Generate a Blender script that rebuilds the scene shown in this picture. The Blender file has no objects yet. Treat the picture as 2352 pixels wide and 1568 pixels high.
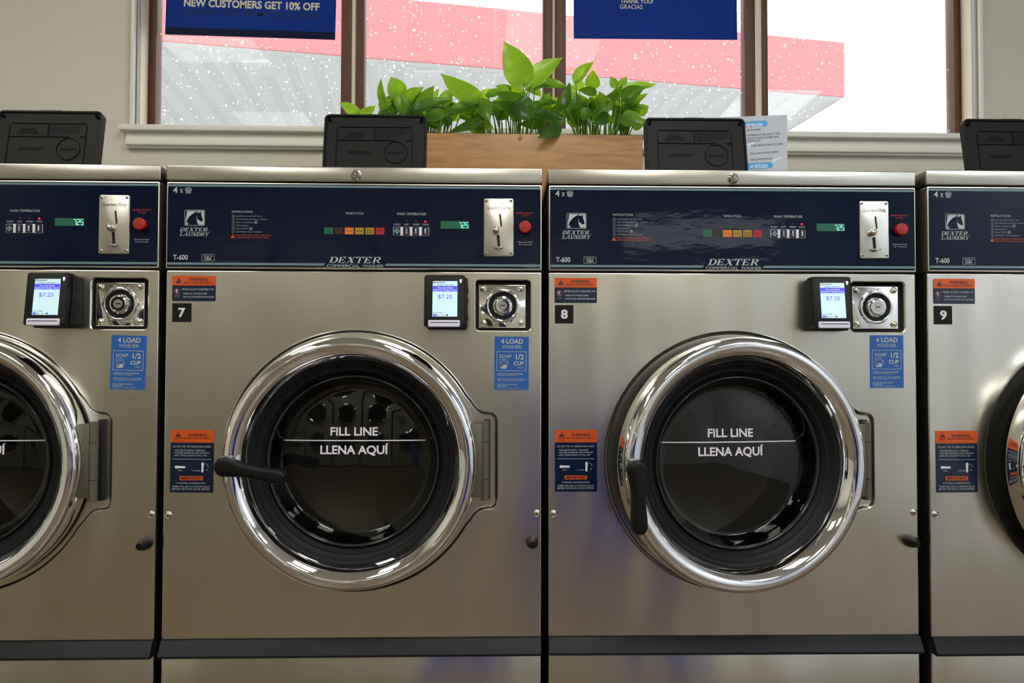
import bpy, bmesh, math, random
from mathutils import Vector, Matrix
random.seed(7)
sc = bpy.context.scene
COL = sc.collection
PI = math.pi

# ------------------------------------------------------------------ camera
F = 1945.0
CAM = (-0.1193, -1.7083, 0.9); YAW, PITCH, ROLL = 0.0308, 0.0291, 0.0023
_f = Vector((math.sin(YAW)*math.cos(PITCH), math.cos(YAW)*math.cos(PITCH), math.sin(PITCH)))
_r0 = Vector((math.cos(YAW), -math.sin(YAW), 0)); _u0 = _r0.cross(_f)
_r = _r0*math.cos(ROLL) + _u0*math.sin(ROLL); _u = -_r0*math.sin(ROLL) + _u0*math.cos(ROLL)
cd = bpy.data.cameras.new('camera'); co = bpy.data.objects.new('camera', cd); COL.objects.link(co)
cd.sensor_width = 36.0; cd.lens = F/2352*36.0; cd.clip_start = 0.01; cd.clip_end = 300
M = Matrix((_r, _u, -_f)).transposed().to_4x4(); M.translation = Vector(CAM)
co.matrix_world = M; sc.camera = co

def ray(px, py): return _f + _r*((px-1176)/F) - _u*((py-784)/F)
def W(px, py, Y):                      # photo measurement -> place on the plane y = Y
    d = ray(px, py); return Vector(CAM) + d*((Y-CAM[1])/d.y)
def WZ(px, py, Z):                     # photo measurement -> place on the height z = Z
    d = ray(px, py); return Vector(CAM) + d*((Z-CAM[2])/d.z)
X7 = -0.7585
def P7(px, py, y=0.0):                 # measured on washer 7, in that washer's own frame
    p = W(px, py, y); return (p.x-X7, p.z)

# ------------------------------------------------------------------ materials
def _new(name):
    m = bpy.data.materials.new(name); m.use_nodes = True
    nt = m.node_tree; b = nt.nodes['Principled BSDF']; return m, nt, b
def srgb(r, g, b):
    f = lambda c: (c/255/12.92) if c/255 <= .04045 else ((c/255+.055)/1.055)**2.4
    return (f(r), f(g), f(b))
def mat(name, col, rough=.5, metal=0, var=.06, scale=30, stretch=(1,1,1), coat=0, spec=.5, bump=0, bscale=80, emit=0):
    m, nt, b = _new(name); N, L = nt.nodes, nt.links
    tc = N.new('ShaderNodeTexCoord'); mp = N.new('ShaderNodeMapping'); mp.inputs['Scale'].default_value = stretch
    nz = N.new('ShaderNodeTexNoise'); nz.inputs['Scale'].default_value = scale; nz.inputs['Detail'].default_value = 3
    rp = N.new('ShaderNodeMixRGB'); lo = [max(0, c*(1-var)) for c in col]; hi = [c*(1+var) for c in col]
    rp.inputs[1].default_value = (*lo, 1); rp.inputs[2].default_value = (*hi, 1)
    L.new(tc.outputs['Object'], mp.inputs[0]); L.new(mp.outputs[0], nz.inputs['Vector']); L.new(nz.outputs['Fac'], rp.inputs[0])
    L.new(rp.outputs[0], b.inputs['Base Color'])
    b.inputs['Roughness'].default_value = rough; b.inputs['Metallic'].default_value = metal
    b.inputs['Coat Weight'].default_value = coat; b.inputs['Coat Roughness'].default_value = .05
    b.inputs['Specular IOR Level'].default_value = spec
    if bump:
        n2 = N.new('ShaderNodeTexNoise'); n2.inputs['Scale'].default_value = bscale; n2.inputs['Detail'].default_value = 4
        bp = N.new('ShaderNodeBump'); bp.inputs['Strength'].default_value = bump; bp.inputs['Distance'].default_value = .01
        L.new(mp.outputs[0], n2.inputs['Vector']); L.new(n2.outputs['Fac'], bp.inputs['Height']); L.new(bp.outputs[0], b.inputs['Normal'])
    if emit:
        L.new(rp.outputs[0], b.inputs['Emission Color']); b.inputs['Emission Strength'].default_value = emit
    return m
def steel(name, col, rough, wav, wscale, brush=.08):
    m, nt, b = _new(name); N, L = nt.nodes, nt.links
    tc = N.new('ShaderNodeTexCoord'); mp = N.new('ShaderNodeMapping'); mp.inputs['Scale'].default_value = (3, 3, 500)
    nz = N.new('ShaderNodeTexNoise'); nz.inputs['Scale'].default_value = 2; nz.inputs['Detail'].default_value = 4
    L.new(tc.outputs['Object'], mp.inputs[0]); L.new(mp.outputs[0], nz.inputs['Vector'])
    cr = N.new('ShaderNodeMixRGB'); cr.inputs[1].default_value = (*[c*.975 for c in col], 1); cr.inputs[2].default_value = (*[c*1.02 for c in col], 1)
    L.new(nz.outputs['Fac'], cr.inputs[0]); L.new(cr.outputs[0], b.inputs['Base Color'])
    mr = N.new('ShaderNodeMapRange'); mr.inputs['To Min'].default_value = rough-brush; mr.inputs['To Max'].default_value = rough+brush
    L.new(nz.outputs['Fac'], mr.inputs['Value']); L.new(mr.outputs[0], b.inputs['Roughness'])
    b.inputs['Metallic'].default_value = 1
    n2 = N.new('ShaderNodeTexNoise'); n2.inputs['Scale'].default_value = wscale; n2.inputs['Detail'].default_value = 1
    m2 = N.new('ShaderNodeMapping'); m2.inputs['Scale'].default_value = (1.5, 1.5, .55)
    L.new(tc.outputs['Object'], m2.inputs[0]); L.new(m2.outputs[0], n2.inputs['Vector'])
    bp = N.new('ShaderNodeBump'); bp.inputs['Strength'].default_value = 1; bp.inputs['Distance'].default_value = wav
    L.new(n2.outputs['Fac'], bp.inputs['Height'])
    L.new(bp.outputs[0], b.inputs['Normal'])
    return m

MT = {}
MT['steel'] = steel('brushed_steel', (.68, .65, .565), .25, .012, 4.4, .02)
MT['steel_top'] = steel('brushed_steel_cover', (.46, .44, .385), .27, .003, 4, .02)
MT['steel_plate'] = steel('satin_steel_plate', (.56, .535, .47), .24, .0012, 12, .05)
MT['chrome'] = mat('chrome', (.86, .86, .87), .04, 1, .01)
MT['polished'] = mat('polished_steel_plate', (.80, .78, .75), .06, 1, .02, 40, bump=.01, bscale=25)
MT['bezel'] = mat('bezel_steel', (.62, .58, .50), .32, 1, .03)
MT['screw'] = mat('screw_steel', (.62, .58, .52), .22, 1, .05)
MT['hinge'] = mat('hinge_grey', srgb(92, 88, 74), .45, .35, .05)
MT['navy'] = mat('navy_overlay', (.0011, .0042, .0185), .06, 0, .1, 8, bump=.05, bscale=9, stretch=(1, 1, 2.6), spec=.22)
MT['navy_sticker'] = mat('navy_print', (.004, .011, .032), .16, 0, .08, 20, bump=.03, bscale=40)
MT['orange'] = mat('orange_print', srgb(192, 76, 16), .3, 0, .04)
MT['grey_print'] = mat('grey_print', srgb(168, 172, 172), .4, 0, .02)
MT['stripe'] = mat('stripe_print', srgb(100, 122, 128), .25, 0, .03)
MT['white_print'] = mat('white_print', srgb(205, 203, 208), .4, 0, .02)
MT['decal'] = mat('window_decal', srgb(222, 216, 226), .5, 0, .02)
MT['dim_print'] = mat('dim_print', srgb(120, 128, 134), .4, 0, .02)
MT['red_print'] = mat('red_print', srgb(140, 26, 24), .4, 0, .03)
MT['black_print'] = mat('black_print', srgb(22, 24, 34), .4, 0, .03)
MT['green_print'] = mat('dark_green_print', srgb(62, 70, 52), .5, 0, .05)
MT['blue_sticker'] = mat('blue_sticker', srgb(30, 84, 152), .35, 0, .06, 25)
MT['number_black'] = mat('black_number_plate', srgb(15, 14, 13), .5, 0, .05, spec=.2)
MT['black'] = mat('black_plastic', (.0028, .003, .0029), .45, 0, .12, 60, bump=.03, bscale=900, spec=.22)
MT['lid'] = mat('black_lid_plastic', (.0042, .0043, .0040), .55, 0, .12, 50, bump=.02, bscale=700, spec=.2)
MT['lid_mark'] = mat('lid_lettering', (.0026, .0026, .0025), .6, 0, .1, spec=.15)
MT['gasket'] = mat('black_gasket', (.0035, .0045, .0052), .55, 0, .1, spec=.22)
MT['strip'] = mat('charcoal_strip', (.005, .0065, .0075), .5, 0, .1, 40, spec=.2)
MT['cabinet'] = mat('cabinet_paint', (.010, .010, .011), .5, 0, .1)
MT['red_button'] = mat('red_button', srgb(146, 10, 9), .45, 0, .04)
MT['dark'] = mat('dark_void', (.003, .003, .003), .8, 0, .05)
MT['lamp_green'] = mat('cycle_green', srgb(10, 92, 60), .3, 0, .05)
MT['lamp_dark'] = mat('cycle_dark', srgb(38, 22, 18), .3, 0, .05)
MT['lamp_orange'] = mat('cycle_orange', srgb(214, 110, 20), .3, 0, .05)
MT['lamp_yellow'] = mat('cycle_yellow', srgb(160, 125, 22), .3, 0, .05)
MT['lamp_red'] = mat('cycle_red', srgb(165, 22, 26), .3, 0, .05)
MT['led_on'] = mat('led_on', (1, .012, .03), .3, 0, .02, emit=1.6)
MT['led_off'] = mat('led_off', srgb(62, 10, 14), .3, 0, .02)
MT['vfd'] = mat('display_window', srgb(26, 84, 64), .2, 0, .15, 90, emit=.25)
MT['digit'] = mat('display_digit', (.30, .95, .72), .3, 0, .02, emit=.9)
MT['digit_off'] = mat('display_digit_off', srgb(16, 58, 46), .3, 0, .02)
MT['scr_bg'] = mat('screen_white', (.46, .64, .69), .3, 0, .01, emit=.5)
MT['scr_head'] = mat('screen_grey', (.36, .48, .54), .3, 0, .01, emit=.9)
MT['scr_blue'] = mat('screen_blue', (.045, .045, .72), .3, 0, .01, emit=.95)
MT['scr_ink'] = mat('screen_ink', (.10, .11, .55), .3, 0, .01, emit=.8)
MT['scr_dark'] = mat('screen_dark', (.03, .04, .10), .3, 0, .01, emit=.5)
MT['scr_pale'] = mat('screen_pale', (.55, .62, .95), .3, 0, .01, emit=.9)
MT['scr_red'] = mat('screen_red', (.45, .07, .06), .3, 0, .01, emit=.8)
MT['slot_light'] = mat('slot_light', srgb(176, 172, 184), .4, 0, .1, 300, emit=.28)
MT['indicator'] = mat('indicator_white', (.9, .88, 1), .4, 0, .02, emit=1.1)
MT['wall'] = mat('painted_wall', srgb(200, 196, 181), .6, 0, .04, 3, bump=.05, bscale=14)
MT['trim'] = mat('white_trim', srgb(222, 220, 210), .45, 0, .05, 12, bump=.04, bscale=30)
MT['trim_grey'] = mat('grey_trim', srgb(166, 168, 168), .5, 0, .05, 12)
MT['reveal'] = mat('cream_paint', srgb(222, 210, 190), .5, 0, .06, 20, bump=.05, bscale=60)
MT['frame'] = mat('brown_window_frame', srgb(84, 46, 22), .5, 0, .2, 20, (1, 1, .1))
MT['floor'] = mat('brown_floor', srgb(92, 76, 57), .35, 0, .18, 6, (1, .12, 1))
MT['ceiling'] = mat('ceiling_paint', srgb(206, 202, 192), .7, 0, .02)
MT['side_white'] = mat('white_side_wall', srgb(226, 233, 244), .5, 0, .02)
MT['poster_text'] = mat('cream_poster_text', srgb(206, 200, 178), .5, 0, .02, emit=0)
MT['paper_ink'] = mat('paper_ink', srgb(70, 76, 92), .6, 0, .03)
MT['paper_blue'] = mat('paper_blue', srgb(62, 154, 210), .6, 0, .03)
MT['paper_pale'] = mat('paper_pale_blue', srgb(200, 222, 236), .6, 0, .03)
MT['paper_white'] = mat('paper_white', srgb(236, 236, 240), .6, 0, .01)
MT['soil'] = mat('soil', (.03, .02, .012), .9, 0, .4, 60, bump=.5)
MT['bin_blue'] = mat('blue_bin', (.01, .025, .62), .35, 0, .05)
MT['dryer_white'] = mat('dryer_front', srgb(172, 168, 154), .45, .1, .03)
MT['fascia'] = mat('red_fascia', (.74, .15, .16), .6, 0, .03, 2)
MT['fascia_white'] = mat('white_fascia_band', (.80, .62, .62), .6, 0, .03, 2)
MT['soffit'] = mat('pale_soffit', (.70, .72, .73), .7, 0, .05, 3)
MT['concrete'] = mat('concrete_ground', (.36, .36, .35), .9, 0, .1, 1)
MT['lamp_panel'] = mat('ceiling_lamp', (1, .985, .91), .5, 0, .01, emit=15.0)
MT['lamp_fill'] = mat('added_fill_lamp', (.92, .97, 1), .5, 0, .01, emit=28.0)  # added unseen panel, whitens the side wall that the chrome mirrors
MT['lamp_trim'] = mat('lamp_trim', (.6, .6, .6), .5)

def wood(name, c1, c2, axis_scale):
    m, nt, b = _new(name); N, L = nt.nodes, nt.links
    tc = N.new('ShaderNodeTexCoord'); mp = N.new('ShaderNodeMapping'); mp.inputs['Scale'].default_value = axis_scale
    nz = N.new('ShaderNodeTexNoise'); nz.inputs['Scale'].default_value = 5; nz.inputs['Detail'].default_value = 6; nz.inputs['Distortion'].default_value = 1.2
    n2 = N.new('ShaderNodeTexNoise'); n2.inputs['Scale'].default_value = 40; n2.inputs['Detail'].default_value = 3
    cr = N.new('ShaderNodeValToRGB'); e = cr.color_ramp.elements
    e[0].position = .30; e[0].color = (*c2, 1); e[1].position = .56; e[1].color = (*c1, 1)
    mx = N.new('ShaderNodeMixRGB'); mx.blend_type = 'MULTIPLY'; mx.inputs[0].default_value = .25
    for n in (nz, n2): L.new(mp.outputs[0], n.inputs['Vector'])
    L.new(tc.outputs['Object'], mp.inputs[0]); L.new(nz.outputs['Fac'], cr.inputs[0]); L.new(cr.outputs[0], mx.inputs[1]); L.new(n2.outputs['Color'], mx.inputs[2])
    L.new(mx.outputs[0], b.inputs['Base Color']); b.inputs['Roughness'].default_value = .45
    return m
MT['wood'] = wood('planter_wood', srgb(174, 124, 66), srgb(142, 94, 46), (1.0, 5, 9))

def glass_mat(name, tint, ior=1.5):
    m, nt, b = _new(name); N, L = nt.nodes, nt.links; N.remove(b)
    out = N['Material Output']; tr = N.new('ShaderNodeBsdfTransparent'); tr.inputs[0].default_value = (*tint, 1)
    gl = N.new('ShaderNodeBsdfGlossy'); gl.inputs['Roughness'].default_value = .02
    fr = N.new('ShaderNodeFresnel'); fr.inputs[0].default_value = ior
    nz = N.new('ShaderNodeTexNoise'); nz.inputs['Scale'].default_value = 3
    tc = N.new('ShaderNodeTexCoord'); L.new(tc.outputs['Object'], nz.inputs['Vector'])
    mr = N.new('ShaderNodeMapRange'); mr.inputs['To Min'].default_value = .9; mr.inputs['To Max'].default_value = 1
    L.new(nz.outputs['Fac'], mr.inputs['Value']); L.new(mr.outputs[0], gl.inputs[0])
    mx = N.new('ShaderNodeMixShader'); L.new(fr.outputs[0], mx.inputs[0]); L.new(tr.outputs[0], mx.inputs[1]); L.new(gl.outputs[0], mx.inputs[2])
    L.new(mx.outputs[0], out.inputs[0]); return m
MT['door_glass'] = glass_mat('door_glass', (.62, .62, .58), 1.5)
MT['clear_glass'] = glass_mat('clear_glass', (.97, .98, .97), 1.2)

def dusty_glass():
    m, nt, b = _new('water_spotted_glass'); N, L = nt.nodes, nt.links; N.remove(b); out = N['Material Output']
    tc = N.new('ShaderNodeTexCoord'); mp = N.new('ShaderNodeMapping'); mp.inputs['Scale'].default_value = (1, 0, 1)
    L.new(tc.outputs['Object'], mp.inputs[0])
    facs = []
    for sc_, thr, keep in ((36, .15, .20), (66, .17, .18)):
        v = N.new('ShaderNodeTexVoronoi'); v.inputs['Scale'].default_value = sc_
        L.new(mp.outputs[0], v.inputs['Vector'])
        sep = N.new('ShaderNodeSeparateColor'); L.new(v.outputs['Color'], sep.inputs[0])
        nz = N.new('ShaderNodeTexNoise'); nz.inputs['Scale'].default_value = 3.2; nz.inputs['Detail'].default_value = 2; L.new(mp.outputs[0], nz.inputs['Vector'])
        k = N.new('ShaderNodeMath'); k.operation = 'MULTIPLY'; L.new(sep.outputs[0], k.inputs[0]); L.new(nz.outputs['Fac'], k.inputs[1])
        gt = N.new('ShaderNodeMath'); gt.operation = 'SUBTRACT'; L.new(k.outputs[0], gt.inputs[0]); gt.inputs[1].default_value = keep*.5
        rad = N.new('ShaderNodeMath'); rad.operation = 'MULTIPLY'; L.new(gt.outputs[0], rad.inputs[0]); rad.inputs[1].default_value = 1.1
        cl = N.new('ShaderNodeMath'); cl.operation = 'MINIMUM'; L.new(rad.outputs[0], cl.inputs[0]); cl.inputs[1].default_value = thr
        d = N.new('ShaderNodeMath'); d.operation = 'LESS_THAN'; L.new(v.outputs['Distance'], d.inputs[0]); L.new(cl.outputs[0], d.inputs[1])
        facs.append(d)
    mxx = N.new('ShaderNodeMath'); mxx.operation = 'MAXIMUM'; L.new(facs[0].outputs[0], mxx.inputs[0]); L.new(facs[1].outputs[0], mxx.inputs[1])
    # drip streaks and a thin veil of dust
    m2 = N.new('ShaderNodeMapping'); m2.inputs['Scale'].default_value = (60, 0, .8); L.new(tc.outputs['Object'], m2.inputs[0])
    st = N.new('ShaderNodeTexNoise'); st.inputs['Scale'].default_value = 1; st.inputs['Detail'].default_value = 2; L.new(m2.outputs[0], st.inputs['Vector'])
    r2 = N.new('ShaderNodeMapRange'); r2.inputs['From Min'].default_value = .66; r2.inputs['From Max'].default_value = .8
    r2.inputs['To Min'].default_value = .045; r2.inputs['To Max'].default_value = .16; L.new(st.outputs['Fac'], r2.inputs['Value'])
    sp = N.new('ShaderNodeMath'); sp.operation = 'MULTIPLY'; L.new(mxx.outputs[0], sp.inputs[0]); sp.inputs[1].default_value = .75
    mm = N.new('ShaderNodeMath'); mm.operation = 'MAXIMUM'; L.new(sp.outputs[0], mm.inputs[0]); L.new(r2.outputs[0], mm.inputs[1])
    tr = N.new('ShaderNodeBsdfTransparent'); tl = N.new('ShaderNodeBsdfTranslucent'); tl.inputs[0].default_value = (.9, .9, .9, 1)
    mx = N.new('ShaderNodeMixShader'); L.new(mm.outputs[0], mx.inputs[0]); L.new(tr.outputs[0], mx.inputs[1]); L.new(tl.outputs[0], mx.inputs[2])
    L.new(mx.outputs[0], out.inputs[0]); return m
MT['dusty'] = dusty_glass()

def translucent(name, col, tcol, fac, rough=.5, gloss=.0, attr=False):
    m, nt, b = _new(name); N, L = nt.nodes, nt.links; out = N['Material Output']
    b.inputs['Roughness'].default_value = rough; b.inputs['Specular IOR Level'].default_value = .4 if gloss else .12; b.inputs['Coat Weight'].default_value = gloss; b.inputs['Coat Roughness'].default_value = .12
    tl = N.new('ShaderNodeBsdfTranslucent')
    tc = N.new('ShaderNodeTexCoord'); nz = N.new('ShaderNodeTexNoise'); nz.inputs['Scale'].default_value = 28 if attr else 6; nz.inputs['Detail'].default_value = 3
    L.new(tc.outputs['Object'], nz.inputs['Vector'])
    def ramp(c, hi):
        cr = N.new('ShaderNodeValToRGB'); e = cr.color_ramp.elements
        e[0].position = .52; e[0].color = (*c, 1); e[1].position = .74; e[1].color = (*hi, 1)
        L.new(nz.outputs['Fac'], cr.inputs[0]); return cr.outputs[0]
    if attr:
        ca = ramp(col, [min(1, c*2.0+.02) for c in col]); cb = ramp(tcol, [min(1, tcol[0]*1.5), min(1, tcol[1]*1.25), tcol[2]*1.5])
        at = N.new('ShaderNodeAttribute'); at.attribute_name = 'tone'
        outs = []
        for c in (ca, cb):
            mu = N.new('ShaderNodeMixRGB'); mu.blend_type = 'MULTIPLY'; mu.inputs[0].default_value = 1
            L.new(c, mu.inputs[1]); L.new(at.outputs['Color'], mu.inputs[2]); outs.append(mu.outputs[0])
        ca, cb = outs
    else:
        ca = ramp(col, [c*1.06 for c in col]); cb = ramp(tcol, [c*1.06 for c in tcol])
    L.new(ca, b.inputs['Base Color']); L.new(cb, tl.inputs[0])
    mx = N.new('ShaderNodeMixShader'); mx.inputs[0].default_value = fac
    L.new(b.outputs[0], mx.inputs[1]); L.new(tl.outputs[0], mx.inputs[2]); L.new(mx.outputs[0], out.inputs[0]); return m
MT['leaf'] = translucent('pothos_leaf', (.042, .135, .009), (.45, .76, .03), .52, .4, .28, True)
MT['stem'] = translucent('pothos_stem', (.12, .22, .03), (.3, .42, .06), .25, .5)
MT['poster'] = translucent('blue_poster', srgb(22, 56, 130), (.06, .14, .42), .5, .5)
MT['poster_dark'] = translucent('blue_poster_hem', srgb(32, 46, 80), (.004, .009, .035), .5, .5)
MT['poster_ghost'] = translucent('blue_poster_ghost', srgb(58, 78, 130), (.011, .022, .08), .5, .5)
MT['paper'] = translucent('white_paper', srgb(216, 220, 230), (.25, .26, .28), .3, .6)

# ------------------------------------------------------------------ mesh builder
_glyph = {}
def glyphs(s, bold=0.0, shear=0.0, res=3):
    k = (s, bold, shear, res)
    if k not in _glyph:
        cu = bpy.data.curves.new('t', 'FONT'); cu.body = s; cu.size = 1; cu.offset = bold; cu.shear = shear; cu.resolution_u = res
        o = bpy.data.objects.new('t', cu); COL.objects.link(o)
        dg = bpy.context.evaluated_depsgraph_get(); oe = o.evaluated_get(dg); me = oe.to_mesh()
        V = [(v.co.x, v.co.y) for v in me.vertices]; Fc = [tuple(p.vertices) for p in me.polygons]
        oe.to_mesh_clear(); bpy.data.objects.remove(o); bpy.data.curves.remove(cu)
        xs = [v[0] for v in V] or [0]; _glyph[k] = (V, Fc, min(xs), max(xs))
    return _glyph[k]
_gv = glyphs('H'); CAP = max(v[1] for v in _gv[0])

def rrect(x0, x1, z0, z1, r, n=5):
    pts = []
    for cx, cz, a in ((x1-r, z1-r, 0), (x0+r, z1-r, 90), (x0+r, z0+r, 180), (x1-r, z0+r, 270)):
        for i in range(n+1):
            t = math.radians(a+90*i/n); pts.append((cx+r*math.cos(t), cz+r*math.sin(t)))
    return pts
def circ(cx, cz, r, n=40): return [(cx+r*math.cos(2*PI*i/n), cz+r*math.sin(2*PI*i/n)) for i in range(n)]
def offset(pts, d):                    # inward offset of a counter-clockwise outline
    n = len(pts); out = []
    for i in range(n):
        a, b, c = Vector(pts[i-1]), Vector(pts[i]), Vector(pts[(i+1) % n])
        e1 = (b-a); e2 = (c-b)
        e1 = e1.normalized() if e1.length > 1e-9 else e2.normalized(); e2 = e2.normalized() if e2.length > 1e-9 else e1
        n1 = Vector((-e1.y, e1.x)); n2 = Vector((-e2.y, e2.x)); nn = n1+n2
        nn = nn/(max(.35, nn.length_squared/2)) if nn.length > 1e-6 else n1
        out.append((b.x+nn.x*d, b.y+nn.y*d))
    return out

class MB:
    def __init__(s): s.V = []; s.Fc = []; s.M = []; s.mats = []
    def mi(s, m):
        m = MT[m] if isinstance(m, str) else m
        if m not in s.mats: s.mats.append(m)
        return s.mats.index(m)
    def add(s, V, Fc, m):
        o = len(s.V); s.V += [tuple(v) for v in V]; i = s.mi(m)
        for f in Fc: s.Fc.append(tuple(o+k for k in f)); s.M.append(i)
    def box(s, x0, x1, y0, y1, z0, z1, m, b=0, seg=2):
        bm = bmesh.new(); bmesh.ops.create_cube(bm, size=1)
        for v in bm.verts: v.co = Vector((x0+(v.co.x+.5)*(x1-x0), y0+(v.co.y+.5)*(y1-y0), z0+(v.co.z+.5)*(z1-z0)))
        if b: bmesh.ops.bevel(bm, geom=bm.edges[:], offset=b, segments=seg, profile=.5, affect='EDGES')
        bm.verts.ensure_lookup_table(); bm.verts.index_update()
        s.add([v.co[:] for v in bm.verts], [[v.index for v in f.verts] for f in bm.faces], m); bm.free()
    def prism(s, pts, y0, y1, m, bev=0, seg=3, back=True):      # outline in x,z; front at y0 (rounded edge), back at y1
        rings = []
        if bev:
            for i in range(seg+1):
                t = i/seg*PI/2; rings.append((offset(pts, bev*(1-math.sin(t))), y0+bev*(1-math.cos(t))))
        else: rings.append((pts, y0))
        rings.append((pts, y1)); n = len(pts); V = []; Fc = [list(range(n))]
        for r, y in rings: V += [(x, y, z) for x, z in r]
        for k in range(len(rings)-1):
            for i in range(n):
                j = (i+1) % n; Fc.append([k*n+i, (k+1)*n+i, (k+1)*n+j, k*n+j])
        if back: Fc.append([(len(rings)-1)*n+i for i in range(n)][::-1])
        s.add(V, Fc, m)
    def flat(s, pts, y, m): s.add([(x, y, z) for x, z in pts], [list(range(len(pts)))], m)
    def ring(s, outer, inner, y, m):
        n = len(outer); s.add([(x, y, z) for x, z in outer]+[(x, y, z) for x, z in inner], [[i, (i+1) % n, n+(i+1) % n, n+i] for i in range(n)], m)
    def lathe(s, prof, cx, cz, m, n=64, cy=0):                  # profile (r, y) about the y axis
        V = []; Fc = []; k = len(prof)
        for i in range(n):
            a = 2*PI*i/n
            for r, y in prof: V.append((cx+r*math.cos(a), cy+y, cz+r*math.sin(a)))
        for i in range(n):
            for j in range(k-1):
                a, b = i*k+j, ((i+1) % n)*k+j; Fc.append([a, b, b+1, a+1])
        for j in (0, k-1):
            if prof[j][0] < 1e-6: pass
        s.add(V, Fc, m)
    def disc(s, cx, cz, r, y, m, n=32): s.flat(circ(cx, cz, r, n), y, m)
    def line(s, p, q, w, y, m):
        p, q = Vector(p), Vector(q); d = (q-p); d = d.normalized() if d.length > 1e-9 else Vector((1, 0)); nn = Vector((-d.y, d.x))*w/2
        s.flat([tuple(p-nn), tuple(q-nn), tuple(q+nn), tuple(p+nn)], y, m)
    def frame(s, x0, x1, z0, z1, w, y, m, r=.001): s.ring(rrect(x0, x1, z0, z1, r), rrect(x0+w, x1-w, z0+w, z1-w, max(.0002, r-w)), y, m)
    def tube(s, pts, rads, m, n=6):
        P = [Vector(p) for p in pts]; V = []; Fc = []
        for i, p in enumerate(P):
            t = (P[min(i+1, len(P)-1)]-P[max(i-1, 0)]).normalized(); a = t.orthogonal().normalized(); b = t.cross(a)
            r = rads[i] if isinstance(rads, (list, tuple)) else rads
            for k in range(n): V.append(p+a*r*math.cos(2*PI*k/n)+b*r*math.sin(2*PI*k/n))
        for i in range(len(P)-1):
            for k in range(n): Fc.append([i*n+k, i*n+(k+1) % n, (i+1)*n+(k+1) % n, (i+1)*n+k])
        s.add(V, Fc, m)
    def text(s, t, xl, xr, zb, h, y, m, bold=0, shear=0, align='F', mirror=False, res=3):
        V, Fc, a, b = glyphs(t, bold, shear, res); sz = h/CAP; sx = (xr-xl)/(b-a) if align == 'F' else sz*.92
        if align == 'C': x0 = (xl+xr)/2-(b-a)*sx/2
        elif align == 'R': x0 = xr-(b-a)*sx
        else: x0 = xl
        if mirror: s.add([(xr-(v[0]-a)*sx, y, zb+v[1]*sz) for v in V], Fc, m)
        else: s.add([(x0+(v[0]-a)*sx, y, zb+v[1]*sz) for v in V], Fc, m)
    def mesh(s, name, sharp=32):
        me = bpy.data.meshes.new(name); me.from_pydata(s.V, [], s.Fc)
        for m in s.mats: me.materials.append(m)
        me.polygons.foreach_set('material_index', s.M)
        me.polygons.foreach_set('use_smooth', [True]*len(s.Fc)); me.update()
        me.set_sharp_from_angle(angle=math.radians(sharp)); return me

_cache = {}
def link(name, me, parent=None, loc=(0, 0, 0), rot=(0, 0, 0)):
    o = bpy.data.objects.new(name, me); COL.objects.link(o)
    if parent is not None: o.parent = parent
    o.location = loc; o.rotation_euler = rot; return o
def part(name, key, fn, parent, loc=(0, 0, 0), rot=(0, 0, 0), sharp=32):
    if key not in _cache:
        mb = MB(); fn(mb); _cache[key] = mb.mesh(name, sharp)
    return link(name, _cache[key], parent, loc, rot)
def thing(name, label, cat, loc=(0, 0, 0), rot=(0, 0, 0), group=None, me=None):
    o = link(name, me, None, loc, rot); o['label'] = label; o['category'] = cat
    if group: o['group'] = group
    return o
def struct(name, fn, sharp=32):
    mb = MB(); fn(mb); o = link(name, mb.mesh(name, sharp)); o['kind'] = 'structure'; return o

class Zm:                              # a zoomed crop of the photo: crop pixel -> washer-frame x,z
    def __init__(s, ox, oy, k, y=0, c=(0, 0)): s.ox, s.oy, s.k, s.y, s.c = ox, oy, k, y, c
    def __call__(s, zx, zy): a = P7(s.ox+zx/s.k, s.oy+zy/s.k, s.y); return (a[0]-s.c[0], a[1]-s.c[1])
    def txt(s, mb, t, zx0, zx1, zcap, zbase, m, dy=0, **kw):
        a = s(zx0, zbase); b = s(zx1, zbase); c = s((zx0+zx1)/2, zcap); d = s((zx0+zx1)/2, zbase)
        mb.text(t, a[0], b[0], d[1], c[1]-d[1], dy, m, **kw)
    def rect(s, zx0, zx1, zy0, zy1):   # x0, x1, z0, z1
        a = s(zx0, (zy0+zy1)/2); b = s(zx1, (zy0+zy1)/2); c = s((zx0+zx1)/2, zy0); d = s((zx0+zx1)/2, zy1); return a[0], b[0], d[1], c[1]

# ------------------------------------------------------------------ washer: levels
WD = .752
CT, CB, FT, FB, PT, PB = 1.3006, 1.2702, 1.2668, 1.0934, 1.0899, .3587
YO = -.0052                            # face of the printed overlay
YG = YO-.0004                          # print on it
RC = (.3755, .7105)                    # door centre
HX, HY = .6385, -.026                  # hinge axis
Z1 = Zm(370, 370, 5.113); Z2 = Zm(730, 420, 4.356); ZC = Zm(1100, 450, 10.453)

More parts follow.
